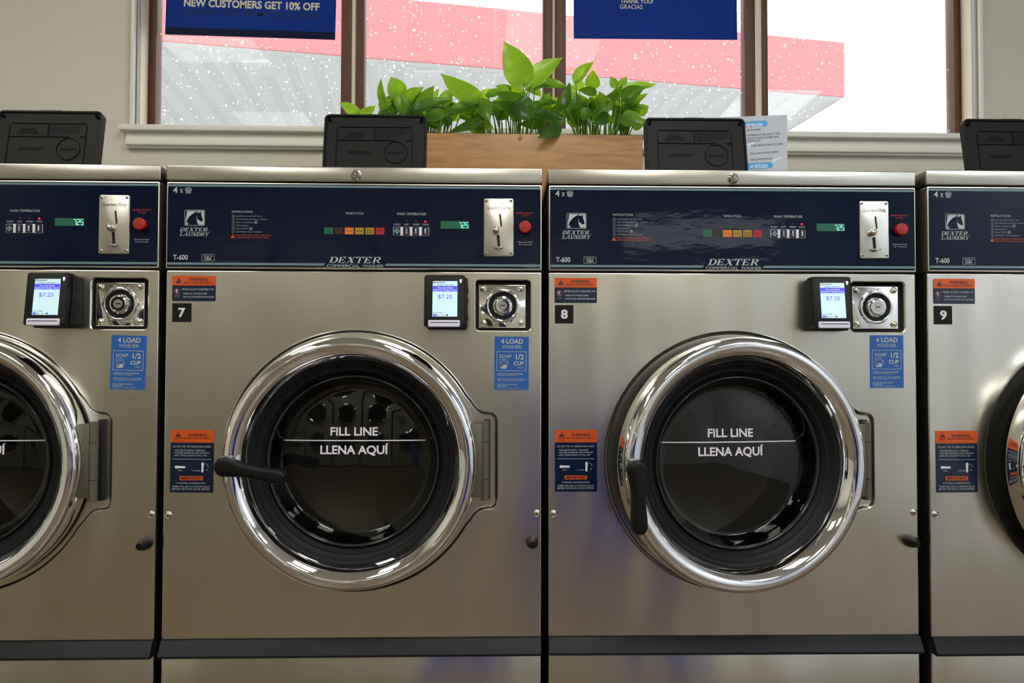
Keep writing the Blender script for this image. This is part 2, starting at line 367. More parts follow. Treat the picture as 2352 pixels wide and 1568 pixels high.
def f_cabinet(b):
    b.box(.004, .012, .016, .74, .06, 1.262, 'cabinet'); b.box(.740, .748, .016, .74, .06, 1.262, 'cabinet')
    b.box(.004, .748, .73, .74, .06, 1.262, 'cabinet'); b.box(.004, .748, .016, .74, .04, .06, 'cabinet')
    b.box(.012, .740, .016, .03, 1.07, 1.262, 'cabinet')
    b.box(.001, .004, .008, .06, FB, FT, 'bezel'); b.box(.748, .751, .008, .06, FB, FT, 'bezel')
    for x in (.06, .69):
        for y in (.08, .66): b.lathe([(0, 0), (.02, 0), (.02, .0), ], x, .0, 'black', 8, y)
        for y in (.08, .66): b.box(x-.02, x+.02, y-.02, y+.02, 0, .045, 'black')
def f_cover(b): b.box(-.0008, WD+.0008, -.004, .75, CB, CT, 'steel_top', .0022, 3)
def f_coverlock(b):
    x, z = P7(818, 402.3, -.004); x2, z2 = P7(817.3, 401.2, -.012)
    b.lathe([(.0112, 0), (.0108, -.003), (.0088, -.006), (.0078, -.0115), (.0070, -.0125), (.0056, -.0125), (.0054, -.0095), (.0050, -.0095)], 0, 0, 'screw', 40)
    b.lathe([(.0051, -.0096), (.0039, -.0096)], 0, 0, 'dark', 32); b.lathe([(.0039, -.0096), (.0037, -.0128), (.002, -.0128), (.0016, -.0108), (0, -.0108)], 0, 0, 'screw', 32)
    b.box(-.0072, -.0035, -.0131, -.0125, -.0007, .0007, 'dark')
def f_front(b):
    # pressed steel front with the round door recess, hinge pocket and vault opening
    pk = [(1082, 915), (1092, 930), (1100, 938), (1109, 943.5), (1118, 945), (1127, 945.5), (1134, 948), (1139.5, 953), (1143, 960), (1144, 968),
          (1144, 1010), (1144, 1060), (1144, 1110), (1144, 1150), (1142.5, 1158), (1138.5, 1164), (1133, 1168), (1126, 1170), (1117, 1170.5), (1109, 1172), (1101, 1176), (1092, 1184.5), (1083, 1197)]
    pk = [P7(*p) for p in pk]; R = .2624; c = RC
    a0 = math.atan2(pk[0][1]-c[1], pk[0][0]-c[0]); a1 = math.atan2(pk[-1][1]-c[1], pk[-1][0]-c[0])
    arc = []; n = 120; s = a0+.05; e = 2*PI+a1-.05
    for i in range(n+1): t = s+(e-s)*i/n; arc.append((c[0]+R*math.cos(t), c[1]+R*math.sin(t)))
    path = arc+pk[::-1]
    prof = [(0, 0), (.0012, .0004), (.0028, .0018), (.0042, .0046), (.0056, .0062), (.0075, .0066)]
    loops = [([p for p in offset(path, d)], y) for d, y in prof]
    x0, x1, z0, z1 = .0006, WD-.0006, PB, PT
    vr = Zm(960, 620, 5.407).rect(722, 1392, 132, 745); vo = rrect(vr[0], vr[1], vr[2], vr[3], .007)
    hole = circ(c[0], c[1], .212, 96)
    rect = rrect(x0+.002, x1-.002, z0+.002, z1-.002, .002, 3)
    def fill(lps, y, m):
        bm = bmesh.new(); es = []
        for lp in lps:
            vs = [bm.verts.new((x, y, z)) for x, z in lp]
            es += [bm.edges.new((vs[i], vs[(i+1) % len(vs)])) for i in range(len(vs))]
        bmesh.ops.triangle_fill(bm, edges=es, use_beauty=True, use_dissolve=False, normal=(0, -1, 0))
        bm.verts.index_update(); fs = []
        for f in bm.faces:
            f.normal_update(); vs = [v.index for v in f.verts]; fs.append(vs if f.normal.y < 0 else vs[::-1])
        b.add([v.co[:] for v in bm.verts], fs, m); bm.free()
    vprof = [(0, 0), (-.0016, .0012), (-.0024, .004), (-.0024, .016)]
    vl = [offset(vo, -d-.0030) for d, y in vprof]
    fill([rect, path, vl[0]], 0, 'steel')
    def strip(A, ya, B, yb, m):
        n = len(A); b.add([(x, ya, z) for x, z in A]+[(x, yb, z) for x, z in B], [[i, (i+1) % n, n+(i+1) % n, n+i] for i in range(n)], m)
    for k in range(len(loops)-1): strip(loops[k][0], loops[k][1], loops[k+1][0], loops[k+1][1], 'steel')
    fill([loops[-1][0], hole], loops[-1][1], 'steel'); strip(hole, loops[-1][1], circ(c[0], c[1], .210, 96), .03, 'steel')
    for k in range(3): strip(vl[k], vprof[k][1], vl[k+1], vprof[k+1][1], 'steel')
    fill([vl[3]], .016, 'dark')
    e = [rect, rrect(x0+.0006, x1-.0006, z0+.0006, z1-.0006, .002, 3), rrect(x0, x1, z0, z1, .002, 3), rrect(x0, x1, z0, z1, .002, 3)]
    for k, (ya, yb) in enumerate(((0, .0006), (.0006, .002), (.002, .016))): strip(e[k], ya, e[k+1], yb, 'steel')
def f_panel(b):
    b.prism(rrect(.0005, WD-.0005, FB, FT, .0025), -.0045, .02, 'bezel', .0015)
def f_overlay(b):
    b.prism(rrect(.0030, WD-.0030, FB+.0032, FT-.0028, .002), YO, -.004, 'navy', .0004, 1)
    g = 'grey_print'; d = 'dim_print'
    zt0, zt1 = FT-.0048, FT-.0092
    b.box(.0034, WD-.0034, YG, YO, zt1, zt0, 'stripe')
    zb1, zb0 = FB+.0118, FB+.0072
    xa = P7(747, 612)[0]; xb = P7(887.5, 616)[0]
    b.flat([(.0034, zb0), (xa-.003, zb0), (xa+.001, zb1), (.0034, zb1)], YG, 'stripe'); b.flat([(xb-.003, zb0), (WD-.0034, zb0), (WD-.0034, zb1), (xb+.001, zb1)], YG, 'stripe')
    Z1.txt(b, '4', 152, 206, 312, 380, g, YG, bold=.012); Z1.txt(b, 'x', 232, 270, 310, 378, g, YG, bold=.01)
    # laundry basket icon
    q = lambda x, y: Z1(x, y)
    for p0, p1 in (((295, 335), (306, 380)), ((367, 335), (356, 380)), ((306, 382), (356, 382)), ((293, 335), (369, 335)), ((298, 350), (364, 350)), ((302, 366), (360, 366)),
                   ((315, 335), (320, 382)), ((331, 335), (331, 382)), ((347, 335), (342, 382)), ((296, 333), (310, 318)), ((310, 318), (325, 324)), ((325, 324), (340, 314)), ((340, 314), (355, 318)), ((355, 318), (366, 333))):
        b.line(q(*p0), q(*p1), .0009, YG, g)
    # horse head emblem
    r = Z1.rect(288, 523, 578, 762); b.frame(*r, .0008, YG, g, .0025)
    w = [(318, 590), (514, 590), (514, 752), (450, 752), (446, 738), (300, 752), (300, 700), (310, 640)]
    b.flat([q(*p) for p in w], YG, g)
    horse = [(330, 752), (332, 716), (340, 682), (356, 650), (380, 626), (412, 612), (440, 610), (462, 610), (482, 600), (484, 616), (482, 630), (488, 650), (496, 676), (502, 700), (494, 712), (484, 708), (476, 718), (466, 704), (452, 694), (440, 690), (432, 676), (430, 664), (428, 684), (432, 710), (442, 738), (446, 752)]
    b.flat([q(*p) for p in horse], YG-.0002, 'navy')
    for k in range(9):
        t = k/8; x = 306+t*t*110+6; y = 724-t*120
        b.flat([q(x-4, y), q(x+26-8*t, y-20+4*t), q(x+24-6*t, y-4), q(x+6, y+12)], YG-.0002, 'navy')
    b.line(q(432, 668), q(436, 652), .0007, YG-.0004, g)
    serif(b, 'DEXTER', *Z1.rect(228, 570, 785, 830), YG, g); b.disc(*Z1(580, 826), .0007, YG, g, 10)
    serif(b, 'LAUNDRY', *Z1.rect(226, 582, 840, 884), YG, g)
    Z1.txt(b, 'T-600', 152, 326, 1104, 1160, g, YG, bold=.02)
    b.frame(*Z1.rect(486, 638, 1096, 1176), .0006, YG, g, .0006)
    Z1.txt(b, 'MADE IN', 510, 612, 1110, 1130, g, YG); Z1.txt(b, 'USA', 520, 604, 1136, 1162, g, YG, bold=.03)
    Z1.txt(b, 'INSTRUCTIONS', 842, 1084, 588, 612, g, YG)
    for k, (t, xe) in enumerate((('Load laundry and latch door', 1196), ('Add detergent and fabric softener', 1260), ('Select temperature', 1098), ('Add payment', 1037), ('Press START', 1037), ('Add bleach when displayed', 1192))):
        y = 650+k*36.6; b.frame(*Z1.rect(842, 874, y-14, y+14), .0004, YG, d, .0008)
        Z1.txt(b, str(k+1), 853, 862, y-9, y+9, d, YG); Z1.txt(b, t, 888, xe, y-10, y+9, d, YG)
    for x, y in ((1123, 723), (1064, 796)): b.frame(*Z1.rect(x-16, x+16, y-16, y+16), .0005, YG, g, .0006)
    b.line(Z1(1123, 714), Z1(1123, 733), .0012, YG, g); b.line(Z1(1056, 796), Z1(1072, 796), .0008, YG, g); b.line(Z1(1064, 788), Z1(1064, 804), .0008, YG, g)
    b.flat([Z1(828, 906), Z1(880, 906), Z1(854, 858)], YG, 'orange'); b.line(Z1(854, 874), Z1(854, 892), .0010, YG-.0002, 'navy')
    Z1.txt(b, 'Door locks when machine starts, and', 888, 1296, 864, 881, 'orange', YG); Z1.txt(b, 'remains locked until cycle is ended', 888, 1272, 891, 908, 'orange', YG)
    Z2.txt(b, 'WASH CYCLE', 280, 460, 297, 320, g, YG); Z2.txt(b, 'WASH TEMPERATURE', 792, 1085, 303, 327, g, YG)
    for t, a, e in (('START', 761, 832), ('HOT', 867, 913), ('WARM', 951, 1019), ('COLD', 1048, 1110)): Z2.txt(b, t, a, e, 411, 429, g, YG)
    serif(b, 'DEXTER', *Z2.rect(112, 650, 742, 806), YG, g)
    Z2.txt(b, 'COMMERCIAL  WASHER', 95, 662, 819, 846, g, YG)
    ZC.txt(b, 'EMERGENCY', 895, 1325, 402, 442, 'red_print', YG, bold=.01); ZC.txt(b, 'STOP', 1020, 1205, 468, 506, 'red_print', YG, bold=.01)
    ZC.txt(b, 'Push and Hold', 940, 1280, 1098, 1134, g, YG); ZC.txt(b, 'for 3 seconds', 955, 1268, 1156, 1190, g, YG)

def serif(b, word, x0, x1, z0, z1, y, m):
    # slanted wedge-serif capitals, drawn as outlines on a unit square
    def arcstrip(cx, cy, rx, ry, rx2, ry2, a, e, n=12):
        o = [(cx+rx*math.cos(math.radians(a+(e-a)*i/n)), cy+ry*math.sin(math.radians(a+(e-a)*i/n))) for i in range(n+1)]
        i_ = [(cx+rx2*math.cos(math.radians(a+(e-a)*i/n)), cy+ry2*math.sin(math.radians(a+(e-a)*i/n))) for i in range(n+1)]
        return [[o[k], o[k+1], i_[k+1], i_[k]] for k in range(n)]
    R = lambda a, b_, c, d: [(a, c), (b_, c), (b_, d), (a, d)]
    stem = lambda x: [R(x, x+.22, 0, 1), R(x-.1, x+.32, 0, .07), R(x-.1, x+.32, .93, 1)]
    G = {'D': stem(.1)+[R(.3, .52, 0, .1), R(.3, .52, .9, 1)]+arcstrip(.5, .5, .5, .5, .27, .4, -90, 90),
         'E': stem(.1)+[R(.3, .82, 0, .1), R(.3, .8, .9, 1), R(.3, .62, .45, .55), [(.82, 0), (.92, .3), (.84, .3), (.68, .1)], [(.8, 1), (.84, .72), (.77, .72), (.64, .9)], R(.58, .64, .36, .64)],
         'X': [[(.02, 1), (.30, 1), (.96, 0), (.68, 0)], [(.82, 1), (.92, 1), (.14, 0), (.04, 0)], R(-.04, .42, .93, 1), R(.7, 1.02, .93, 1), R(-.06, .26, 0, .07), R(.56, 1.04, 0, .07)],
         'T': [R(.38, .6, 0, 1), R(.26, .72, 0, .07), R(.0, .98, .9, 1), [(.0, 1), (.0, .7), (.07, .7), (.2, .9)], [(.98, 1), (.98, .7), (.91, .7), (.78, .9)]],
         'R': stem(.1)+[R(.3, .56, .9, 1), R(.3, .56, .46, .56)]+arcstrip(.54, .73, .38, .27, .16, .17, -90, 90)+[[(.42, .5), (.64, .5), (1.0, 0), (.76, 0)], R(.76, 1.06, 0, .07)],
         'L': stem(.1)+[R(.3, .82, 0, .1), [(.84, 0), (.92, .36), (.84, .36), (.68, .1)]],
         'A': [[(.40, 1), (.56, 1), (.98, 0), (.72, 0)], [(.40, 1), (.48, 1), (.12, 0), (.02, 0)], R(.2, .74, .28, .36), R(-.08, .26, 0, .07), R(.6, 1.06, 0, .07)],
         'U': [R(.08, .30, .3, 1), R(.76, .88, .3, 1), R(-.02, .42, .93, 1), R(.64, 1.0, .93, 1)]+arcstrip(.48, .3, .40, .3, .18, .2, 180, 360),
         'N': [R(.1, .2, 0, 1), R(.8, .92, 0, 1), [(.04, 1), (.3, 1), (.92, 0), (.7, 0)], R(-.02, .32, 0, .07), R(-.06, .26, .93, 1), R(.68, 1.04, .93, 1)],
         'Y': [[(.0, 1), (.26, 1), (.6, .44), (.38, .44)], [(.84, 1), (.94, 1), (.6, .44), (.48, .44)], R(.38, .6, 0, .46), R(.26, .72, 0, .07), R(-.06, .4, .93, 1), R(.7, 1.04, .93, 1)]}
    sh = .36*(z1-z0); n = len(word); cell = (x1-x0-sh)/n
    for k, ch in enumerate(word):
        for pl in G[ch]: b.flat([(x0+cell*(k+.02+px*.93)+pz*sh, z0+pz*(z1-z0)) for px, pz in pl], y, m)

def f_keypad(b): b.prism(rrect(*Z2.rect(757, 1115, 446, 533), .002), YO-.0012, YO, 'white_print', .0005)
def f_key(kind):
    def f(b):
        b.prism(rrect(-.0067, .0067, -.0083, .0083, .0012), -.0012, 0, 'navy_sticker', .0004)
        y = -.0016
        if kind == 0:
            b.flat([(0, -.0055), (.0055, 0), (0, .0055), (-.0055, 0)], y, 'white_print'); b.flat([(0, -.0047), (.0047, 0), (0, .0047), (-.0047, 0)], y-.0002, 'lamp_green'); b.line((0, -.0025), (0, .0025), .0007, y-.0004, 'white_print')
        else:
            b.prism(rrect(-.0013, .0013, -.003, .0055, .0012), y, y+.0002, 'white_print'); b.disc(0, -.0035, .0021, y, 'white_print', 16)
            b.disc(0, -.0035, .0014, y-.0002, 'red_print', 16)
            if kind < 3: b.line((0, -.0035), (0, .0045 if kind == 1 else .001), .0011, y-.0002, 'red_print')
    return f
def f_cyc(kind):
    c = ('lamp_green', 'lamp_dark', 'lamp_orange', 'lamp_yellow', 'lamp_yellow', 'lamp_red')[kind]
    def f(b):
        b.prism(rrect(-.0088, .0088, -.0068, .0068, .0004, 1), -.0004, 0, c)
        t = ('ON', '', 'WASH', 'RINSE', 'FINAL\nRINSE', 'SPIN')[kind]
        for k, l in enumerate(t.split('\n') if t else ()):
            n = t.count('\n'); zb = -.0016+(.0018 if n else 0)-k*.0042; hw = .0066*min(1, len(l)/5+.1)
            b.text(l, -hw, hw, zb, .0030, -.0007, 'lamp_dark')
    return f
def f_led(on):
    def f(b): b.lathe([(.0021, 0), (.0020, -.0008), (.0014, -.0016), (.0006, -.0020), (0, -.0021)], 0, 0, 'led_on' if on else 'led_off', 20)
    return f
SEG = {'7': 'abc', '2': 'abged', '5': 'afgcd'}
def f_display(b):
    x0, x1, z0, z1 = Z2.rect(1230, 1512, 387, 463); b.box(x0, x1, YO-.0007, YO, z0, z1, 'vfd')
    cw = (x1-x0)/8; h = (z1-z0)*.68; zb = z0+(z1-z0)*.14; y = YO-.0011
    for k in range(8):
        ch = '     725'[k]; xl = x0+k*cw+cw*.16; xr = x0+(k+1)*cw-cw*.16; w = .0009
        if ch == ' ':
            for i in range(2): b.line(((xl+xr)/2-cw*.15, zb+h*(.25+.5*i)), ((xl+xr)/2+cw*.15, zb+h*(.25+.5*i)), .0012, y, 'digit_off')
            continue
        P = {'a': ((xl, zb+h), (xr, zb+h)), 'b': ((xr, zb+h), (xr, zb+h/2)), 'c': ((xr, zb+h/2), (xr, zb)), 'd': ((xl, zb), (xr, zb)), 'e': ((xl, zb), (xl, zb+h/2)), 'f': ((xl, zb+h/2), (xl, zb+h)), 'g': ((xl, zb+h/2), (xr, zb+h/2))}
        for s_ in SEG[ch]: b.line(*P[s_], w, y, 'digit')
        if ch == '7': b.disc(xr+cw*.17, zb, .0007, y, 'digit', 8)
YP = YO-.0030
def f_coin(b):
    x0, x1, z0, z1 = ZC.rect(118, 832, 75, 1465); b.prism(rrect(x0, x1, z0, z1, .004), YP, YO, 'steel_plate', .0012)
    y = YP-.0004
    ZC.txt(b, 'Quarters Only', 185, 762, 262, 338, 'green_print', y, bold=.004)
    for (p, q_), w in ((((502, 450), (535, 748)), .0027), (((460, 975), (478, 1225)), .0056)):
        b.line(ZC(*p), ZC(*q_), w+.0012, y, 'screw'); b.line(ZC(*p), ZC(*q_), w, y-.0003, 'dark')
    b.disc(*ZC(460, 978), .0028, y-.0003, 'dark', 16)
def f_pscrew(b):
    b.lathe([(.0031, 0), (.0029, -.0010), (.0018, -.0020), (.0012, -.0021)], 0, 0, 'screw', 20); b.lathe([(.0012, -.0021), (.0011, -.0012), (0, -.0012)], 0, 0, 'dark', 12)
def f_knob(b): b.lathe([(.0066, 0), (.0068, -.004), (.0066, -.009), (.0056, -.012), (.0036, -.014), (.0014, -.0147), (0, -.0148)], 0, 0, 'screw', 32)
def f_ledge(b):
    pts = [(.0102*math.cos(2*PI*i/32), .0102*math.sin(2*PI*i/32)) for i in range(32)]
    V = []; Fc = []
    for z in (.0011, -.0011): V += [(x, -.006+yy*.75, z) for x, yy in pts]
    n = 32; Fc = [list(range(n)), list(range(n, 2*n))[::-1]]+[[i, n+i, n+(i+1) % n, (i+1) % n] for i in range(n)]
    b.add(V, Fc, 'screw'); b.box(-.0018, .0018, -.012, 0, -.004, .0005, 'screw', .0006)
def f_stop(b): b.lathe([(.0118, 0), (.0118, -.004), (.0122, -.0045), (.0124, -.012), (.0119, -.0135), (.0105, -.0145), (0, -.0150)], 0, 0, 'red_button', 48)
YV = .0085
def f_vault(b):
    z = Zm(960, 620, 5.407, YV); x0, x1, z0, z1 = z.rect(755, 1337, 183, 715)
    b.prism(rrect(x0, x1, z0, z1, .0012, 2), YV, .014, 'polished', .001)
    z.txt(b, 'KIOSOFT', 958, 1130, 208, 234, 'screw', YV-.0005, bold=.02)
def f_dome(b): b.lathe([(.0066, 0), (.0064, -.0014), (.0054, -.0036), (.0036, -.0052), (.0016, -.0060), (0, -.0061)], 0, 0, 'screw', 32)
def f_vlock(b):
    b.lathe([(.0345, 0), (.0345, -.001), (.0330, -.0045), (.0318, -.0052), (.0300, -.0052), (.0288, -.0045), (.0280, -.002)], 0, 0, 'chrome', 64)
    hx = [(.0375*math.cos(PI*k/3), .0375*math.sin(PI*k/3)) for k in range(6)]; b.prism(hx, -.0014, 0, 'chrome', .0005)
    b.lathe([(.0282, -.0022), (.0205, -.0016), (.019, -.001)], 0, 0, 'gasket', 64)
    b.lathe([(.0196, 0), (.0196, -.006), (.0186, -.0075), (.0160, -.0080), (.0150, -.0115), (.0140, -.0122), (.0092, -.0122), (.0088, -.0110), (.0086, -.0118)], 0, 0, 'chrome', 64)
    b.disc(0, 0, .0087, -.0117, 'screw', 32)
    b.box(-.0040, .0040, -.0121, -.0116, -.0008, .0008, 'dark'); b.box(-.0042, -.0020, -.0121, -.0116, -.0014, .0014, 'dark'); b.box(.0020, .0042, -.0121, -.0116, -.0014, .0014, 'dark')

# payment terminal (wedge: the foot stands further out than the head)
YT = -.056; ZT = Zm(970, 630, 11.2, YT)
def wedge(b):
    x0, x1, z0, z1 = ZT.rect(40, 1095, 0, 1360); zc = (z0+z1)/2
    b.V = [(x, y+.14*(z-zc)*max(0, -y/.056), z) for x, y, z in b.V]
def f_term(b):
    x0, x1, z0, z1 = ZT.rect(45, 1095, 0, 1358)
    b.prism(rrect(x0, x1, z0, z1, .005), YT, -.028, 'black', .003, 3); b.prism(rrect(x0+.004, x1+.002, z0-.003, z1-.002, .004), -.030, 0, 'black', .003)
    b.prism(rrect(x1-.012, x1+.0045, z0+.002, z1-.004, .003), -.040, -.001, 'black', .002)
    for zz in (z0+.02, z0+.055, z0+.075): b.box(x1+.0035, x1+.0060, -.034, -.028, zz-.006, zz+.006, 'black', .001)
    q = ZT.rect(100, 1050, 12, 1140); b.frame(*q, .0005, YT-.0004, 'dark', .004)
    a = ZT(985, 165); b.prism(rrect(a[0]-.0019, a[0]+.0019, a[1]-.0005, a[1]+.0035, .0004), YT-.0006, YT, 'indicator'); b.flat([(a[0]-.002, a[1]-.001), (a[0], a[1]-.0044), (a[0]+.002, a[1]-.001)], YT-.0006, 'indicator')
    wedge(b)
def f_screen(num):
    def f(b):
        y = YT-.0008; R = ZT.rect
        b.box(*[R(262, 902, 165, 1088)[i] for i in (0, 1)], y, YT, *R(262, 902, 165, 1088)[2:], 'scr_bg')
        def band(x0, x1, a, e, m, k=1):
            r = R(x0, x1, a, e); b.flat([(r[0], r[2]), (r[1], r[2]), (r[1], r[3]), (r[0], r[3])], y-.0003*k, m)
        band(266, 900, 236, 292, 'scr_head'); band(266, 900, 292, 433, 'scr_blue')
        t = lambda s_, a, e, c, d, m, **k: ZT.txt(b, s_, a, e, c, d, m, y-.0007, **k)
        t('KIOSOFT', 350, 585, 184, 220, 'scr_dark', bold=.02); t('SELECT AND PAY', 372, 795, 248, 280, 'scr_dark')
        t('Tap and Hold,', 388, 778, 318, 360, 'scr_pale'); t('Insert or Swipe Card', 288, 876, 372, 415, 'scr_pale'); t('$7.25', 400, 764, 518, 622, 'scr_ink')
        t('Washer #'+num, 268, 520, 975, 1003, 'scr_dark')
        c = ZT(300, 202)
        for k in range(6):
            a0 = k*PI/3; o = [(c[0]+.0030*math.cos(a0+i*.3), c[1]+.0030*math.sin(a0+i*.3)) for i in range(4)]; i_ = [(c[0]+.0017*math.cos(a0+i*.3), c[1]+.0017*math.sin(a0+i*.3)) for i in range(4)]
            b.flat(o+i_[::-1], y-.0004, 'scr_dark' if k % 2 else 'scr_red')
        band(275, 366, 1022, 1080, 'scr_ink'); b.disc(*ZT(635, 1053), .0018, y-.0004, 'scr_dark', 16); b.disc(*ZT(398, 1055), .0011, y-.0004, 'scr_dark', 12)
        t('Pay', 415, 460, 1042, 1064, 'scr_dark'); t('Pay', 515, 566, 1042, 1064, 'scr_dark'); c = ZT(505, 1053); b.ring(circ(*c, .0011, 14), circ(*c, .0007, 14), y-.0004, 'scr_dark')
        for k in range(3):
            c = ZT(865, 1000); b.line((c[0]-.0005*(k+1), c[1]+.0008*k), (c[0]+.0005*(k+1), c[1]+.0008*k), .0004, y-.0004, 'scr_head')
        for xx in (765, 848): c = ZT(xx, 1053); b.frame(c[0]-.003, c[0]+.003, c[1]-.002, c[1]+.002, .0003, y-.0004, 'scr_head', .001)
        wedge(b)
    return f
def f_slot(b):
    x0, x1, z0, z1 = ZT.rect(157, 970, 1180, 1352); b.prism(rrect(x0, x1, z0, z1, .0022), YT-.0045, YT+.001, 'slot_light', .0016)
    r = ZT.rect(207, 928, 1233, 1249); b.box(r[0], r[1], YT-.0052, YT-.0044, r[2], r[3], 'dark'); wedge(b)

# stickers, each about its own centre
SW1 = P7(446, 662); SNUM = P7(418, 717.5); SBL = P7(1175.3, 833.8); SW2 = P7(441, 1059)
def f_warn1(b):
    z = Zm(370, 600, 8.712, 0, SW1); y = -.0012
    x0, x1, z0, z1 = z.rect(226, 1094, 288, 796); zm = z(600, 482)[1]
    b.prism(rrect(x0, x1, z0, z1, .0025), -.0006, 0, 'navy_sticker')
    top = [p for p in rrect(x0, x1, zm, z1, .0025)]; top = [(x, max(zz, zm)) for x, zz in top if zz > zm+.003]+[(x0, zm), (x1, zm)]
    b.flat(top, -.0009, 'orange')
    t = lambda s_, a, e, c, d, m, **k: z.txt(b, s_, a, e, c, d, m, y, **k)
    t('WARNING', 555, 945, 334, 390, 'black_print', bold=.02); t('RISK OF SERIOUS INJURY', 463, 1028, 411, 442, 'black_print', bold=.015)
    b.flat([z(298, 436), z(417, 436), z(358, 330)], y, 'black_print'); b.line(z(358, 365), z(358, 400), .0011, y-.0002, 'orange'); b.disc(*z(358, 415), .0006, y-.0002, 'orange', 10)
    t('NEVER ALLOW CHILDREN TO:', 418, 1062, 543, 577, 'grey_print', bold=.008); t('- OPERATE THE MACHINE', 424, 922, 632, 662, 'grey_print', bold=.008); t('- PLAY IN OR AROUND MACHINE', 424, 1058, 696, 727, 'grey_print', bold=.008)
    t('CHILDREN', 262, 382, 680, 696, 'dim_print'); t('PLAYING', 270, 374, 708, 724, 'dim_print')
    c = z(320, 603); b.ring(circ(*c, .0066, 40), circ(*c, .0059, 40), y, 'red_print')
    for p, q_, w in (((310, 570), (322, 605), .0020), ((316, 580), (360, 578), .0008), ((312, 582), (280, 592), .0008), ((322, 605), (300, 640), .0011), ((322, 603), (345, 640), .0011), ((280, 592), (286, 604), .0007), ((345, 640), (354, 636), .0007)): b.line(z(*p), z(*q_), w, y, 'white_print')
    b.disc(*z(312, 562), .0011, y, 'white_print', 14); b.line(z(278, 560), z(362, 646), .0006, y-.0002, 'red_print')
def f_num(n):
    def f(b):
        z = Zm(370, 600, 8.712, 0, SNUM); x0, x1, z0, z1 = z.rect(226, 607, 838, 1213); b.prism(rrect(x0, x1, z0, z1, .0006, 1), -.0008, 0, 'number_black')
        z.txt(b, n, 348, 490, 940, 1108, 'white_print', -.0014, bold=.034)
    return f
def f_blue(b):
    z = Zm(960, 620, 5.407, 0, SBL); y = -.0010; g = 'grey_print'
    x0, x1, z0, z1 = z.rect(950, 1376, 826, 1487); b.prism(rrect(x0, x1, z0, z1, .0004, 1), -.0005, 0, 'blue_sticker')
    t = lambda s_, a, e, c, d, **k: z.txt(b, s_, a, e, c, d, g, y, **k)
    t('4 LOAD', 1028, 1306, 857, 911, bold=.03); t('WASHER', 1042, 1284, 932, 975); b.frame(*z.rect(978, 1345, 1011, 1253), .0009, y, g, .0002)
    t('SOAP', 1010, 1160, 1051, 1089, bold=.018); t('JABÓN', 1010, 1106, 1104, 1122); t('1/2', 1214, 1314, 1047, 1107, bold=.03); t('CUP', 1189, 1314, 1135, 1180, bold=.03); t('TAZA', 1239, 1313, 1200, 1221)
    q = z
    for p, e in (((1012, 1135), (1022, 1150)), ((1022, 1150), (1026, 1215)), ((1104, 1137), (1100, 1212)), ((1012, 1135), (1104, 1137)), ((1104, 1139), (1118, 1143)), ((1118, 1143), (1126, 1192)), ((1036, 1222), (1092, 1222)), ((1026, 1213), (1036, 1222)), ((1100, 1211), (1092, 1222))): b.line(q(*p), q(*e), .0007, y, g)
    b.flat([q(1055, 1176), q(1102, 1176), q(1098, 1212), q(1090, 1222), q(1038, 1222), q(1028, 1212), q(1026, 1200), q(1055, 1200)], y, g)
    for yy in (1150, 1168, 1185, 1205): b.line(q(1036, yy), q(1054, yy), .0006, y, g)
    t('MORE SOAP, MORE PROBLEMS', 988, 1303, 1280, 1298, bold=.012); t('MÁS JABÓN, MÁS PROBLEMAS', 988, 1226, 1303, 1314); t('EMPTY POCKETS, LOAD WASHER', 988, 1328, 1345, 1363, bold=.012)
    t('VACÍA BOLSILLOS, CARGA LA LAVADORA', 988, 1308, 1369, 1380); t("USE THE FILL LINE, DON'T", 980, 1240, 1412, 1430, bold=.012); t('OVERLOAD', 986, 1104, 1434, 1451, bold=.012); t('USA LA LÍNEA, NO SOBRECARGUES', 984, 1256, 1459, 1470)
